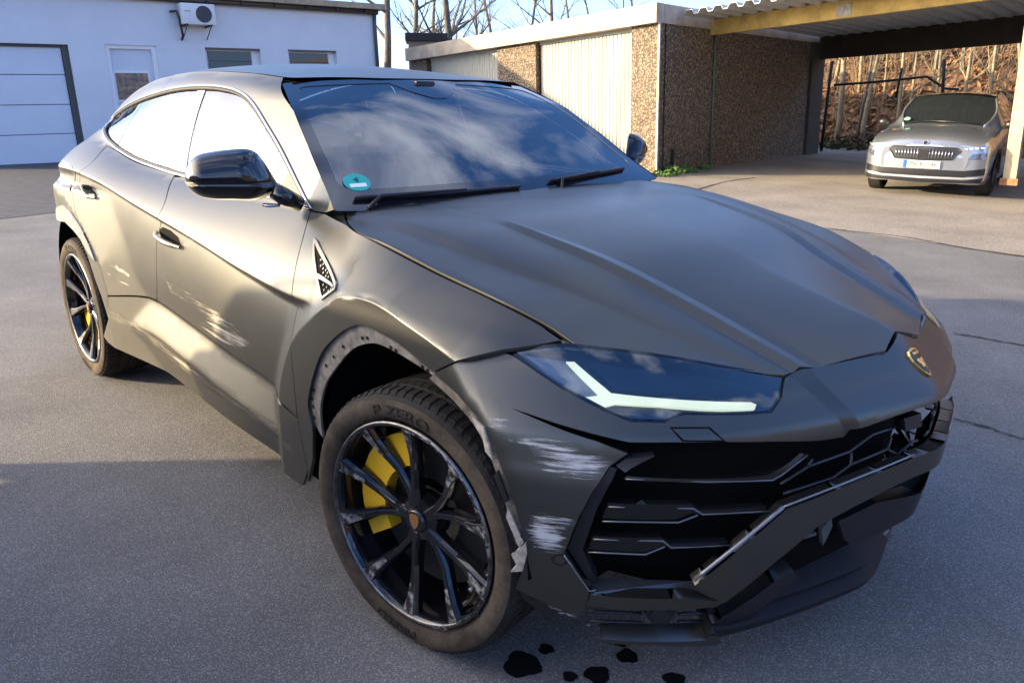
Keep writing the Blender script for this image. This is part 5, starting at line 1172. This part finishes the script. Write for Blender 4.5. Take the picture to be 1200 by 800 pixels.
# weeds by the garage corner
WEED = mat('weed_green', (.08, .16, .03), .7, var=.4, vscale=20)
def leaf_clump(name, base, n, r, h, m, parent=None, size=.05):
    V, Fq = [], []
    for k in range(n):
        a = rnd.uniform(0, 2*math.pi); d = r*math.sqrt(rnd.random()); c = np.array([base[0]+d*math.cos(a), base[1]+d*math.sin(a)*.8, base[2]+h*rnd.random()*(1-.5*d/r)])
        u = np.array([rnd.gauss(0, 1), rnd.gauss(0, 1), rnd.gauss(0, .7)]); u /= np.linalg.norm(u); w_ = np.cross(u, [rnd.gauss(0, 1), rnd.gauss(0, 1), rnd.gauss(0, 1)]); w_ /= np.linalg.norm(w_)
        s = size*rnd.uniform(.6, 1.3); i = len(V); V += [c-u*s, c+w_*s*.45, c+u*s, c-w_*s*.45]; Fq.append((i, i+1, i+2, i+3))
    return mesh_obj(name, V, Fq, m, parent)
for k, (u, v, r, n, h) in enumerate([(785, 205, .30, 150, .22), (803, 202, .28, 120, .16), (775, 207, .2, 70, .15), (826, 199, .18, 50, .10)]):
    p = on_z(u, v); o = leaf_clump('weed', p, n, r, h, WEED); tag(o, ['bushy green weed at the garage corner', 'low green weed beside the short black post', 'small green weed right at the garage corner edge', 'sparse green weed by the mossy drain pipe'][k], 'weed', 'weeds along the garage wall')
# ------------------------------------------------------------------ silver car under the carport (its own frame: x to its left, -y forward)
sk_f, sk_r = on_z(1021, 220), on_z(1159, 229.5); ax = (sk_r-sk_f)/np.linalg.norm(sk_r-sk_f); mid = (sk_f+sk_r)/2
KH = math.atan2(ax[1], ax[0])
SILV = mat('silver_paint', (.36, .39, .44), .22, .75, .5, coat=.8, coatr=.03)
KBLK = mat('car_black_trim', (.012, .012, .014), .35); KGL = mat('car_dark_glass', (.012, .016, .018), .03, 0, .7, coat=1, coatr=.02); KCHR = mat('car_chrome', (.6, .6, .62), .15, 1)
def build_silver_car(label, loc, rz):
    K = thing('silver_car', label, 'car', loc, rz)
    ST = [(-.855, [(.40, .24), (.52, .34), (.60, .48), (.62, .62), (.60, .74), (.42, .790), (0, .800)]),
          (-.78, [(.62, .22), (.72, .34), (.78, .50), (.79, .66), (.74, .80), (.45, .875), (0, .89)]),
          (-.60, [(.78, .21), (.85, .34), (.885, .52), (.885, .70), (.82, .865), (.48, .935), (0, .955)]),
          (-.30, [(.86, .21), (.905, .35), (.92, .56), (.915, .76), (.83, .93), (.50, .985), (0, 1.01)]),
          (.15, [(.87, .21), (.91, .36), (.925, .60), (.915, .82), (.83, .985), (.52, 1.035), (0, 1.06)]),
          (.38, [(.87, .21), (.91, .36), (.925, .60), (.915, .84), (.83, 1.02), (.60, 1.065), (0, 1.095)]),
          (.75, [(.87, .21), (.91, .36), (.925, .62), (.915, .86), (.84, 1.045), (.70, 1.27), (0, 1.33)]),
          (1.15, [(.87, .21), (.91, .36), (.925, .64), (.915, .88), (.845, 1.06), (.62, 1.50), (0, 1.555)]),
          (1.8, [(.87, .21), (.91, .36), (.925, .65), (.915, .89), (.85, 1.075), (.60, 1.555), (0, 1.605)]),
          (2.6, [(.87, .21), (.91, .36), (.925, .66), (.915, .91), (.85, 1.09), (.58, 1.545), (0, 1.60)]),
          (3.05, [(.86, .22), (.90, .38), (.915, .67), (.905, .93), (.83, 1.10), (.55, 1.48), (0, 1.54)]),
          (3.30, [(.78, .25), (.83, .42), (.85, .70), (.84, .95), (.76, 1.09), (.50, 1.15), (0, 1.18)]),
          (3.38, [(.65, .30), (.70, .45), (.73, .70), (.72, .92), (.66, 1.02), (.40, 1.06), (0, 1.08)])]
    ny = 5
    ys = [s[0] for s in ST]
    def at(y, j): return np.array([float(Pchip([(s[0], s[1][j][0]) for s in ST])(y)), float(Pchip([(s[0], s[1][j][1]) for s in ST])(y))])
    Y = []
    for i in range(len(ys)-1): Y += list(np.linspace(ys[i], ys[i+1], 4, endpoint=False))
    Y.append(ys[-1])
    fx = [[Pchip([(s[0], s[1][j][k]) for s in ST]) for k in range(2)] for j in range(7)]
    def ringp(y):
        P = np.array([[float(fx[j][0](y)), float(fx[j][1](y))] for j in range(7)])
        q = crom(P[:5], 4)+[P[4]+(P[5]-P[4])*t for t in (.25, .5, .75)] if True else None
        q = list(q)+crom([P[5], (P[5]+P[6])/2+np.array([0, .012]), P[6]], 3)
        return q
    rings = [ringp(y) for y in Y]; n = len(rings[0])
    def grid(name, i0, i1, j0, j1, m, off=0, both=True):
        for s in ((1, -1) if both else (1,)):
            V, Fq = [], []
            for i in range(i0, i1+1):
                for j in range(j0, j1+1): V.append((s*rings[i][j][0], Y[i], rings[i][j][1]+off))
            w_ = j1-j0+1
            for i in range(i1-i0):
                for j in range(j1-j0):
                    f = (i*w_+j, i*w_+j+1, (i+1)*w_+j+1, (i+1)*w_+j); Fq.append(f if s > 0 else f[::-1])
            mesh_obj(name, V, Fq, m, K, True)
    J4, J5, J6 = 16, 20, n-1
    ic, it, ir = Y.index(.38) if .38 in Y else int(np.argmin(np.abs(np.array(Y)-.38))), int(np.argmin(np.abs(np.array(Y)-1.15))), int(np.argmin(np.abs(np.array(Y)-2.6)))
    ie = len(Y)-1
    # wheel openings: body side cut by leaving out the cells inside the arch
    V, Fq = [], []
    for s in (1, -1):
        b0 = len(V)
        for i in range(ie+1):
            for j in range(J4+1): V.append((s*rings[i][j][0], Y[i], rings[i][j][1]))
        for i in range(ie):
            for j in range(J4):
                cy = .5*(Y[i]+Y[i+1]); cz = .5*(rings[i][j][1]+rings[i][j+1][1])
                if min(math.hypot(cy-0, cz-.33), math.hypot(cy-2.65, cz-.33)) < .36: continue
                w_ = J4+1; f = (b0+i*w_+j, b0+i*w_+j+1, b0+(i+1)*w_+j+1, b0+(i+1)*w_+j); Fq.append(f)
    # nose cap
    c0 = len(V); 
    for s in (1, -1):
        for j in range(n): V.append((s*rings[0][j][0], Y[0], rings[0][j][1]))
    Fq.append(tuple(list(range(c0, c0+n))+list(range(c0+2*n-2, c0+n-1, -1))))
    bo = mesh_obj('body', V, Fq, SILV, K, 40)
    grid('hood', 0, ic, J4, J6, SILV); grid('windshield', ic, it, J5, J6, KGL); grid('pillar', ic, it, J4, J5, SILV)
    grid('side_window', it-2, ir, J4, J5, KGL, .0); grid('roof', it, ir+3, J5, J6, mat('car_roof_black', (.015, .012, .010), .15, .2, coat=.8)); grid('tail', ir, ie, J4, J6, SILV)
    for s in (1, -1):
        tube_obj('roof_rail', [(s*.60, 1.3, 1.56), (s*.60, 1.5, 1.61), (s*.585, 2.4, 1.61), (s*.57, 2.7, 1.56)], .018, KBLK, K, 6)
        P = [(s*(rings[i][J5][0]+.004), Y[i], rings[i][J5][1]+.004) for i in range(ic, it+1)]; tube_obj('pillar_trim', P, .02, SILV, K, 6)
    mesh_obj('floor_pan', [(-.8, -.6, .25), (.8, -.6, .25), (.8, 3.2, .25), (-.8, 3.2, .25)], [(0, 1, 2, 3)], VOID, K); box_obj('inner_block', (0, 1.3, .55), (1.25, 3.7, .6), VOID, K)
    # front face parts lie on the nose surface y = fy(x, z)
    def fya(x, z): return -.884+.10*x*x+.84*np.abs(x)**12+.16*np.maximum(z-.62, 0)+.10*np.maximum(.34-z, 0)
    def fy(x, z): return float(fya(np.array(float(x)), np.array(float(z))))
    S_k = Surf(lambda a, b: np.stack([a, fya(a, b), b], 1), lambda P: np.stack([0*P[:, 0], -np.ones(len(P)), 0*P[:, 0]], 1))
    def kp(name, pts, m, off=.006, thick=.02, sym=True, parent=None):
        q = pts if not sym else pts+[(-x, z) for x, z in pts[::-1]]
        q = [p for i, p in enumerate(q) if i == 0 or p != q[i-1]]
        return panel(name, q, S_k, m, parent or K, h=.05, off=off, thick=thick, gap=0, both=False)[0]
    def kside(name, pts, m, off=.006, thick=.02):
        for s in (1, -1): panel(name, [(s*x, z) for x, z in pts], S_k, m, K, h=.04, off=off, thick=thick, gap=0, both=False)
    kp('front_bumper', [(0, .805), (.50, .80), (.80, .79), (.885, .72), (.89, .50), (.87, .30), (.80, .24), (0, .22)], SILV, .004, .03)
    gr = kp('grille', [(0, .765), (.45, .757), (.505, .72), (.40, .600), (0, .580)], KBLK, .012, .02)
    tube_obj('grille_frame', [(x, fy(x, z)-.016, z) for x, z in resample([(0, .772), (.455, .764), (.515, .722), (.405, .592), (0, .571), (-.405, .592), (-.515, .722), (-.455, .764)], .06)], .009, KBLK, K, 6, True)
    for s in (1, -1):
        for k in range(8):
            x = s*(.085+.046*k); tube_obj('grille_slat', [(x, fy(x, .74)-.018, .745-.003*k), (x*.97, fy(x, .62)-.020, .605+.004*k)], .0095, KCHR, gr, 5)
    box_obj('grille_radar', (0, fy(0, .67)-.022, .672), (.15, .02, .11), KBLK, gr)
    HLG = mat('car_headlight', (.30, .36, .44), .08, .6, coat=1)
    kside('headlight', [(.53, .770), (.70, .785), (.86, .80), (.86, .775), (.70, .748), (.54, .738)], HLG, .010); kside('headlight_lower', [(.57, .675), (.84, .70), (.84, .655), (.78, .605), (.62, .600)], mat('car_headlight_dark', (.10, .12, .16), .1, .5, coat=1), .010)
    for s in (1, -1):
        for k in range(4): x = s*(.57+.07*k); box_obj('headlight_led', (x, fy(x, .76)-.016, .758+.006*k), (.045, .012, .016), mat('led_white', (.8, .85, .9), .2), K)
    kp('lower_grille', [(0, .425), (.58, .43), (.85, .47), (.85, .37), (.58, .335), (0, .33)], KBLK, .010); kp('skid_trim', [(0, .285), (.60, .29), (.84, .325), (.82, .25), (0, .225)], KBLK, .012); kp('silver_skid', [(0, .320), (.60, .322), (.80, .345), (.78, .318), (0, .292)], mat('skid_silver', (.5, .52, .55), .3, .5), .016)
    pt = box_obj('licence_plate', (0, fy(0, .46)-.022, .505), (.52, .012, .115), mat('plate_white', (.50, .50, .49), .45), K); box_obj('plate_band', (-.238, fy(0, .46)-.030, .505), (.045, .006, .113), mat('plate_blue', (.01, .09, .50), .45), pt)
    text_mesh('plate_lettering', 'MK·KO 46', .112, lambda x, y, z: (x*.80+.02, fy(0, .46)-.0295-z, .502+y*1.0), mat('plate_ink', (.01, .01, .01), .5), pt, .0006)
    bm = bmesh.new(); bmesh.ops.create_circle(bm, cap_ends=True, segments=20, radius=.042); em = bm_obj('round_emblem', bm, KCHR, K); em.location = (0, -.858, .832); em.rotation_euler = (R(62), 0, 0)
    bm = bmesh.new(); bmesh.ops.create_circle(bm, cap_ends=True, segments=16, radius=.030); em2 = bm_obj('emblem_face', bm, KBLK, em); em2.location = (0, 0, .003)
    # wheels, mirrors, wipers
    for s in (1, -1):
        for yy in (0, 2.65):
            w_ = bpy.data.objects.new('wheel', None); COL.objects.link(w_); w_.parent = K; w_.location = (s*.80, yy, .335); w_.rotation_euler = (0, 0, -math.pi/2 if s < 0 else math.pi/2)
            bm = bmesh.new(); lathe(bm, [(.22, -.11), (.29, -.118), (.325, -.10), (.335, -.05), (.335, .08), (.30, .11)], 32, 'Y'); bm_obj('tyre', bm, mat('tyre_rubber'), w_, 40)
            bm = bmesh.new(); lathe(bm, [(.235, -.112), (.228, -.118), (.22, -.10), (.21, -.03)], 32, 'Y'); rm = bm_obj('rim', bm, KBLK, w_, 40)
            for k in range(5):
                a = 2*math.pi*k/5+.3; bm = bmesh.new()
                prism(bm, [(.03*math.cos(a+1.2), .03*math.sin(a+1.2)), (.225*math.cos(a+.16), .225*math.sin(a+.16)), (.225*math.cos(a-.16), .225*math.sin(a-.16)), (.03*math.cos(a-1.2), .03*math.sin(a-1.2))], -.105, -.085); bm_obj('spoke', bm, mat('alloy_grey', (.16, .16, .17), .3, .8), rm)
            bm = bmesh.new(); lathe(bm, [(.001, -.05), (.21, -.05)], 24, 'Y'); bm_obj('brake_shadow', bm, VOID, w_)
            arch_V = []; arch_F = []
            for k in range(15):
                a = math.pi*k/14; arch_V += [(s*.93, yy+.37*math.cos(a), .33+.37*math.sin(a)), (s*.60, yy+.37*math.cos(a), .33+.37*math.sin(a)), (s*.935, yy+.41*math.cos(a), .33+.41*math.sin(a)), (s*.60, yy+.02*math.cos(a), .33+.02*math.sin(a))]
            for k in range(14): a, b = 4*k, 4*k+4; arch_F += [(a, a+1, b+1, b), (a, b, b+2, a+2), (a+1, a+3, b+3, b+1)]
            mesh_obj('wheel_arch', arch_V, arch_F, KBLK, K, True)
        bm = bmesh.new(); bmesh.ops.create_uvsphere(bm, u_segments=14, v_segments=8, radius=1, matrix=Matrix.Translation((s*.965, .62, 1.09)) @ Matrix.Diagonal((.11, .07, .075, 1))); add_box(bm, (s*.87, .64, 1.045), (.16, .07, .05)); bm_obj('door_mirror', bm, KBLK, K, 40)
    tube_obj('wiper', [(.55, .30, 1.10), (.1, .40, 1.125), (-.30, .43, 1.13)], .012, KBLK, K, 5)
    sv = [Vector((.17*math.cos(a), 0, .17*math.sin(a))) for a in np.linspace(0, 2*math.pi, 25)[:-1]]
    return K
SKL = (float(mid[0]), float(mid[1]), 0)
SKC = build_silver_car('silver compact sport utility car with black grille parked under the carport', SKL, KH)
PKC = build_silver_car('unseen silver car added to cast the shadow on the scraped door', (.22, -3.62, 0), R(90))  # out of view, added for the shadow it throws on the front door
# its environment sticker
so = mesh_obj('emission_sticker', [(.05*math.cos(a), .05*math.sin(a), 0) for a in np.linspace(0, 2*math.pi, 15)[:-1]], [tuple(range(14))], mat('sticker_green2', (.25, .55, .40), .4), SKC); so.location = (-.58, .47, 1.155); so.rotation_euler = (R(33), 0, 0)

# ------------------------------------------------------------------ wooded bank behind the carport
def bank_mat():
    m = bpy.data.materials.new('leaf_litter'); m.use_nodes = True; t = m.node_tree; b = t.nodes['Principled BSDF']; N = t.nodes.new; K = t.links.new
    c = N('ShaderNodeTexCoord'); v = N('ShaderNodeTexVoronoi'); v.inputs['Scale'].default_value = 5; K(c.outputs['Object'], v.inputs['Vector']); n = N('ShaderNodeTexNoise'); n.inputs['Scale'].default_value = 1.2; n.inputs['Detail'].default_value = 9; K(c.outputs['Object'], n.inputs['Vector'])
    r = N('ShaderNodeValToRGB'); e = r.color_ramp.elements; e[0].position = .3; e[0].color = (.05, .03, .018, 1); e[1].position = .75; e[1].color = (.24, .13, .065, 1); K(n.outputs[0], r.inputs[0])
    s_ = N('ShaderNodeSeparateColor'); K(v.outputs['Color'], s_.inputs[0]); mr = N('ShaderNodeMapRange'); mr.inputs[3].default_value = .5; mr.inputs[4].default_value = 1.4; K(s_.outputs[0], mr.inputs[0])
    mu = N('ShaderNodeMix'); mu.data_type = 'RGBA'; mu.blend_type = 'MULTIPLY'; mu.inputs[0].default_value = 1; K(r.outputs[0], mu.inputs[6]); K(mr.outputs[0], mu.inputs[7]); K(mu.outputs[2], b.inputs['Base Color']); b.inputs['Roughness'].default_value = .9
    bp = N('ShaderNodeBump'); bp.inputs['Strength'].default_value = .8; bp.inputs['Distance'].default_value = .1; K(n.outputs[0], bp.inputs['Height']); K(bp.outputs[0], b.inputs['Normal']); return m
B0 = np.array([-10.5, 22.3]); BD = np.array([.99, -.06]); BN = np.array([.10, .995])
def bank_z(s, d): return max(0, d)*.62*min(1, d/2+.3)+.25*math.sin(s*1.3+d)+.12*math.sin(s*3.1-d*2.3)-.15
V, Fq = [], []; ns, nd = 60, 34
for i in range(ns):
    s = -16+60*i/(ns-1)
    for j in range(nd):
        d = -.3+34*(j/(nd-1))**1.3; fall = sstep(-15, -3, s); p = B0+BD*s+BN*d; V.append((p[0], p[1], (bank_z(s, d)*float(fall) if d > 0 else -.05)))
for i in range(ns-1):
    for j in range(nd-1): Fq.append((i*nd+j, (i+1)*nd+j, (i+1)*nd+j+1, i*nd+j+1))
bk = mesh_obj('wooded_bank', V, Fq, bank_mat(), None, True); bk['kind'] = 'structure'
def bank_pt(s, d): p = B0+BD*s+BN*d; return np.array([p[0], p[1], bank_z(s, d)])
# fallen leaves
V, Fq = [], []
for k in range(26000):
    s = rnd.uniform(-3, 20); d = 16*rnd.random()**1.3; c = bank_pt(s, d)+[0, 0, .04+.1*rnd.random()**3]; u = np.array([rnd.gauss(0, 1), rnd.gauss(0, 1), rnd.gauss(0, .5)]); u /= np.linalg.norm(u); w_ = np.cross(u, [rnd.gauss(0, .6), rnd.gauss(0, .6), 1]); w_ /= np.linalg.norm(w_)
    sz = rnd.uniform(.06, .15); i = len(V); V += [c-u*sz, c+w_*sz*.6, c+u*sz, c-w_*sz*.6]; Fq.append((i, i+1, i+2, i+3))
lv = mesh_obj('fallen_leaves', V, Fq, mat('dead_leaf', (.27, .15, .075), .85, var=.85, vscale=22)); lv['kind'] = 'stuff'; lv['label'] = 'fallen brown leaves covering the wooded bank'; lv['category'] = 'leaves'
BARK = mat('bark_pale', (.24, .205, .13), .9, var=.45, vscale=7, bump=.6, bscale=30); BARK2 = mat('bark_grey', (.13, .115, .095), .9, var=.4, vscale=7, bump=.6, bscale=30)  # pale bark and grey bark, mixed over the bank
def branchy(bm, p, d, L, r, depth, spread=.55, upb=.15):
    n = 5; pts = [p]; dd = d.copy()
    for i in range(n):
        dd = dd+np.array([rnd.gauss(0, .10), rnd.gauss(0, .10), rnd.gauss(0, .05)+upb*.15]); dd /= np.linalg.norm(dd); pts.append(pts[-1]+dd*L/n)
    rr = [r*(1-.75*i/n) for i in range(n+1)]; tube(bm, pts, rr, 5 if depth else 4)
    if depth:
        for k in range(rnd.randint(3, 4)):
            i = rnd.randint(1, n); b = dd+np.array([rnd.gauss(0, spread), rnd.gauss(0, spread), rnd.gauss(.15, .3)]); b /= np.linalg.norm(b); branchy(bm, pts[i], b, L*rnd.uniform(.45, .7), rr[i]*.62, depth-1, spread, upb)
def bare_tree(label, base, h, r, lean=(0, 0), m=BARK, depth=2, nb=9, group='bare trees', z0=.35):
    T = thing('bare_tree', label, 'tree', tuple(map(float, base)), 0, group)
    n = 10; pts = []; x = np.array([0, 0, -.3])
    dd = np.array([lean[0], lean[1], 1.0])
    for i in range(n+1): pts.append(x.copy()); x = x+dd/np.linalg.norm(dd)*h/n; dd = dd+np.array([rnd.gauss(0, .035), rnd.gauss(0, .035), 0])
    bm = bmesh.new(); tube(bm, pts, [r*(1-.8*i/n) for i in range(n+1)], 9); bm_obj('trunk', bm, m, T, True)
    bm = bmesh.new()
    for k in range(nb):
        i = rnd.randint(int(n*z0), n); a = rnd.uniform(0, 2*math.pi); d = np.array([math.cos(a)*.8, math.sin(a)*.8, rnd.uniform(.3, .9)]); branchy(bm, pts[i], d/np.linalg.norm(d), h*rnd.uniform(.16, .32), r*(1-.8*i/n)*.55, depth)
    bm_obj('branches', bm, m, T); return T
spots = [(966, .045), (972, .07), (985, .10), (994, .085), (1003, .06), (1011, .08), (1022, .07), (1033, .04), (1046, .06), (1057, .045), (1066, .05), (1076, .035), (1084, .09), (1096, .05), (1107, .04), (1115, .07), (1126, .055), (1140, .13), (1150, .09), (1161, .05), (1172, .12), (1185, .09), (1197, .06), (1215, .10), (1235, .12), (955, .05), (940, .06)]
place = [(968, 'hidden by the garage rear pier'), (980, 'close to the leaning fence pole'), (1000, 'in the tree group by the bramble'), (1016, 'beside the tree group by the bramble'), (1040, 'behind the straight part of the fence pipe'), (1062, 'behind the short hanging stake'), (1082, 'behind the bend of the fence pipe'), (1100, 'just beside the upright fence pole'), (1120, 'above the silver car roof'), (1145, 'behind the silver car roof rail'), (1166, 'between the silver car and the post'), (1190, 'right behind the cream post'), (1300, 'beyond the cream post')]
used = {}
for k, (u, r) in enumerate(spots):
    dr_ = ray(u, 120); hd_ = dr_[:2]/np.linalg.norm(dr_[:2]); dist = 25.2+(k*7 % 11)*.75
    px_, py_ = CAM[:2]+hd_*dist; q = np.array([px_, py_])-B0; s = q@BD; d = max(.3, q@BN); mt = BARK if k % 3 else BARK2
    lab = ('thin' if r < .055 else 'slender' if r < .085 else 'stout')+(' pale' if mt is BARK else ' grey')+' bare tree '+next(n for x, n in place if u <= x)
    used[lab] = used.get(lab, 0)+1
    if used[lab] > 1: lab += ', further up the bank'
    bare_tree(lab, bank_pt(s, d), rnd.uniform(7, 10), r, (rnd.uniform(-.06, .06), rnd.uniform(-.05, .05)), mt, 1, 7, 'bare trees on the bank', .25)
# undergrowth stems
bm = bmesh.new()
for k in range(1300):
    s = rnd.uniform(-3, 18); d = rnd.uniform(.2, 12); p = bank_pt(s, d); branchy(bm, p, np.array([rnd.gauss(0, .3), rnd.gauss(0, .3), 1.0]), rnd.uniform(.6, 2.8), rnd.uniform(.008, .018), 1, .5, .2)
us = bm_obj('undergrowth', bm, mat('twig', (.21, .15, .09), .9, var=.5, vscale=4)); us['kind'] = 'stuff'; us['label'] = 'thin brown saplings and twigs growing over the bank'; us['category'] = 'undergrowth'
o = leaf_clump('bramble', on_z(1005, 176)+np.array([0, .6, 0]), 500, 1.5, .5, mat('bramble_dark', (.04, .05, .02), .8, var=.5, vscale=5), None, .10); tag(o, 'dark bramble at the foot of the leafy bank', 'shrub')
# steel poles and rail of the old fence
STL = mat('fence_steel', (.02, .02, .02), .55, .4)
def fence_pole(u0, v0, u1, v1, dist, r, label):
    a, b = ray(u0, v0), ray(u1, v1); P = CAM+a*dist/np.linalg.norm(a[:2]); Q = CAM+b*dist/np.linalg.norm(b[:2]); P = P-np.array([0, 0, max(P[2], 0)+.1]) if v0 > 170 else P
    tag(tube_obj('fence_pole', [P, Q], r, STL, None, 8), label, 'pole', 'old fence poles'); return P, Q
fence_pole(962, 178, 975, 72, 25.0, .045, 'black steel pole leaning beside the garage rear pier'); fence_pole(1103, 150, 1106.5, 70, 24.2, .045, 'upright black steel pole behind the silver car roof'); fence_pole(1050, 115, 1057, 80, 24.2, .03, 'short black steel stake hanging on the fence pipe')
P = [CAM+ray(u, v)*24.4/np.linalg.norm(ray(u, v)[:2]) for u, v in [(977, 100), (1040, 95), (1086, 90), (1100, 99), (1107, 104), (1124, 105)]]
tag(tube_obj('fence_pipe', P, .032, STL, None, 8), 'bent black steel pipe running between the fence poles', 'pipe')

# ------------------------------------------------------------------ trees and roofs between the white building and the garages
far = [(452, 30.0, .16, 9), (478, 33, .13, 10), (535, 30, .16, 9.5), (505, 40, .12, 9), (560, 42, .12, 8), (590, 44, .14, 9), (620, 40, .10, 8), (650, 46, .16, 10), (675, 42, .10, 8), (700, 48, .12, 8.5), (725, 44, .1, 7), (752, 44, .12, 8)]
for k, (u, dist, r, h) in enumerate(far):
    d = ray(u, 100); hd_ = d[:2]/np.linalg.norm(d[:2]); b = CAM[:2]+hd_*dist
    bare_tree(['tall bare tree touching the white building gutter', 'forked bare tree between the downpipe and the dark shed roof', 'bare tree leaning over the dark shed roof', 'bare tree right behind the dark shed roof', 'slim bare tree behind the far end of the garage fascia', 'bare tree above the left garage door', 'fine bare tree above the pier between the doors', 'tall bare tree above the main garage door', 'slim bare tree behind the tall one over the garage', 'bare tree above the right end of the main door', 'thin bare tree near the garage corner', 'bare tree just behind the garage roof corner'][k], (b[0], b[1], .9), h, r, (rnd.uniform(-.15, .15), rnd.uniform(-.1, .1)), BARK2, 3, 14, 'bare trees behind the garages', .25)
# far low building with dark roof seen over the fascia
d = ray(500, 60); hd_ = d[:2]/np.linalg.norm(d[:2]); b = CAM[:2]+hd_*30
SB = thing('far_shed', 'dark flat roof of a shed just behind the garage row', 'shed', (float(b[0]), float(b[1]), 0), math.atan2(hd_[1], hd_[0])+R(90))
box_obj('shed_wall', (0, 1, 1.6), (1.2, 2, 3.2), mat('shed_wall', (.25, .17, .12), .8), SB); box_obj('shed_roof', (0, 1, 3.32), (1.4, 2.2, .24), mat('shed_roof', (.02, .02, .02), .8), SB)
# unseen brick house added behind the camera to darken the nose of the car
BH = thing('unseen_brick_house', 'unseen dark brick house with a pitched roof, added to darken the nose', 'house', (32.0, -4.0, 0), R(90))
BRK = mat('dark_brick', (.11, .06, .045), .85, var=.35, vscale=9)
box_obj('wall', (0, -5, 3.0), (30, 10, 6.0), BRK, BH)
bm = bmesh.new(); prism(bm, [(-10.4, 6.0), (.4, 6.0), (-5, 10.2)], -15.3, 15.3, 'X'); bm_obj('roof', bm, mat('dark_roof_tile', (.07, .045, .04), .8, var=.3, vscale=6), BH)
for k in range(7):
    for z in (1.5, 4.3):
        wd = box_obj('window', (-12.6+4.2*k, .02, z), (1.3, .10, 1.3), FRMW, BH); box_obj('pane', (-12.6+4.2*k, .075, z), (1.1, .02, 1.1), DKG, wd)
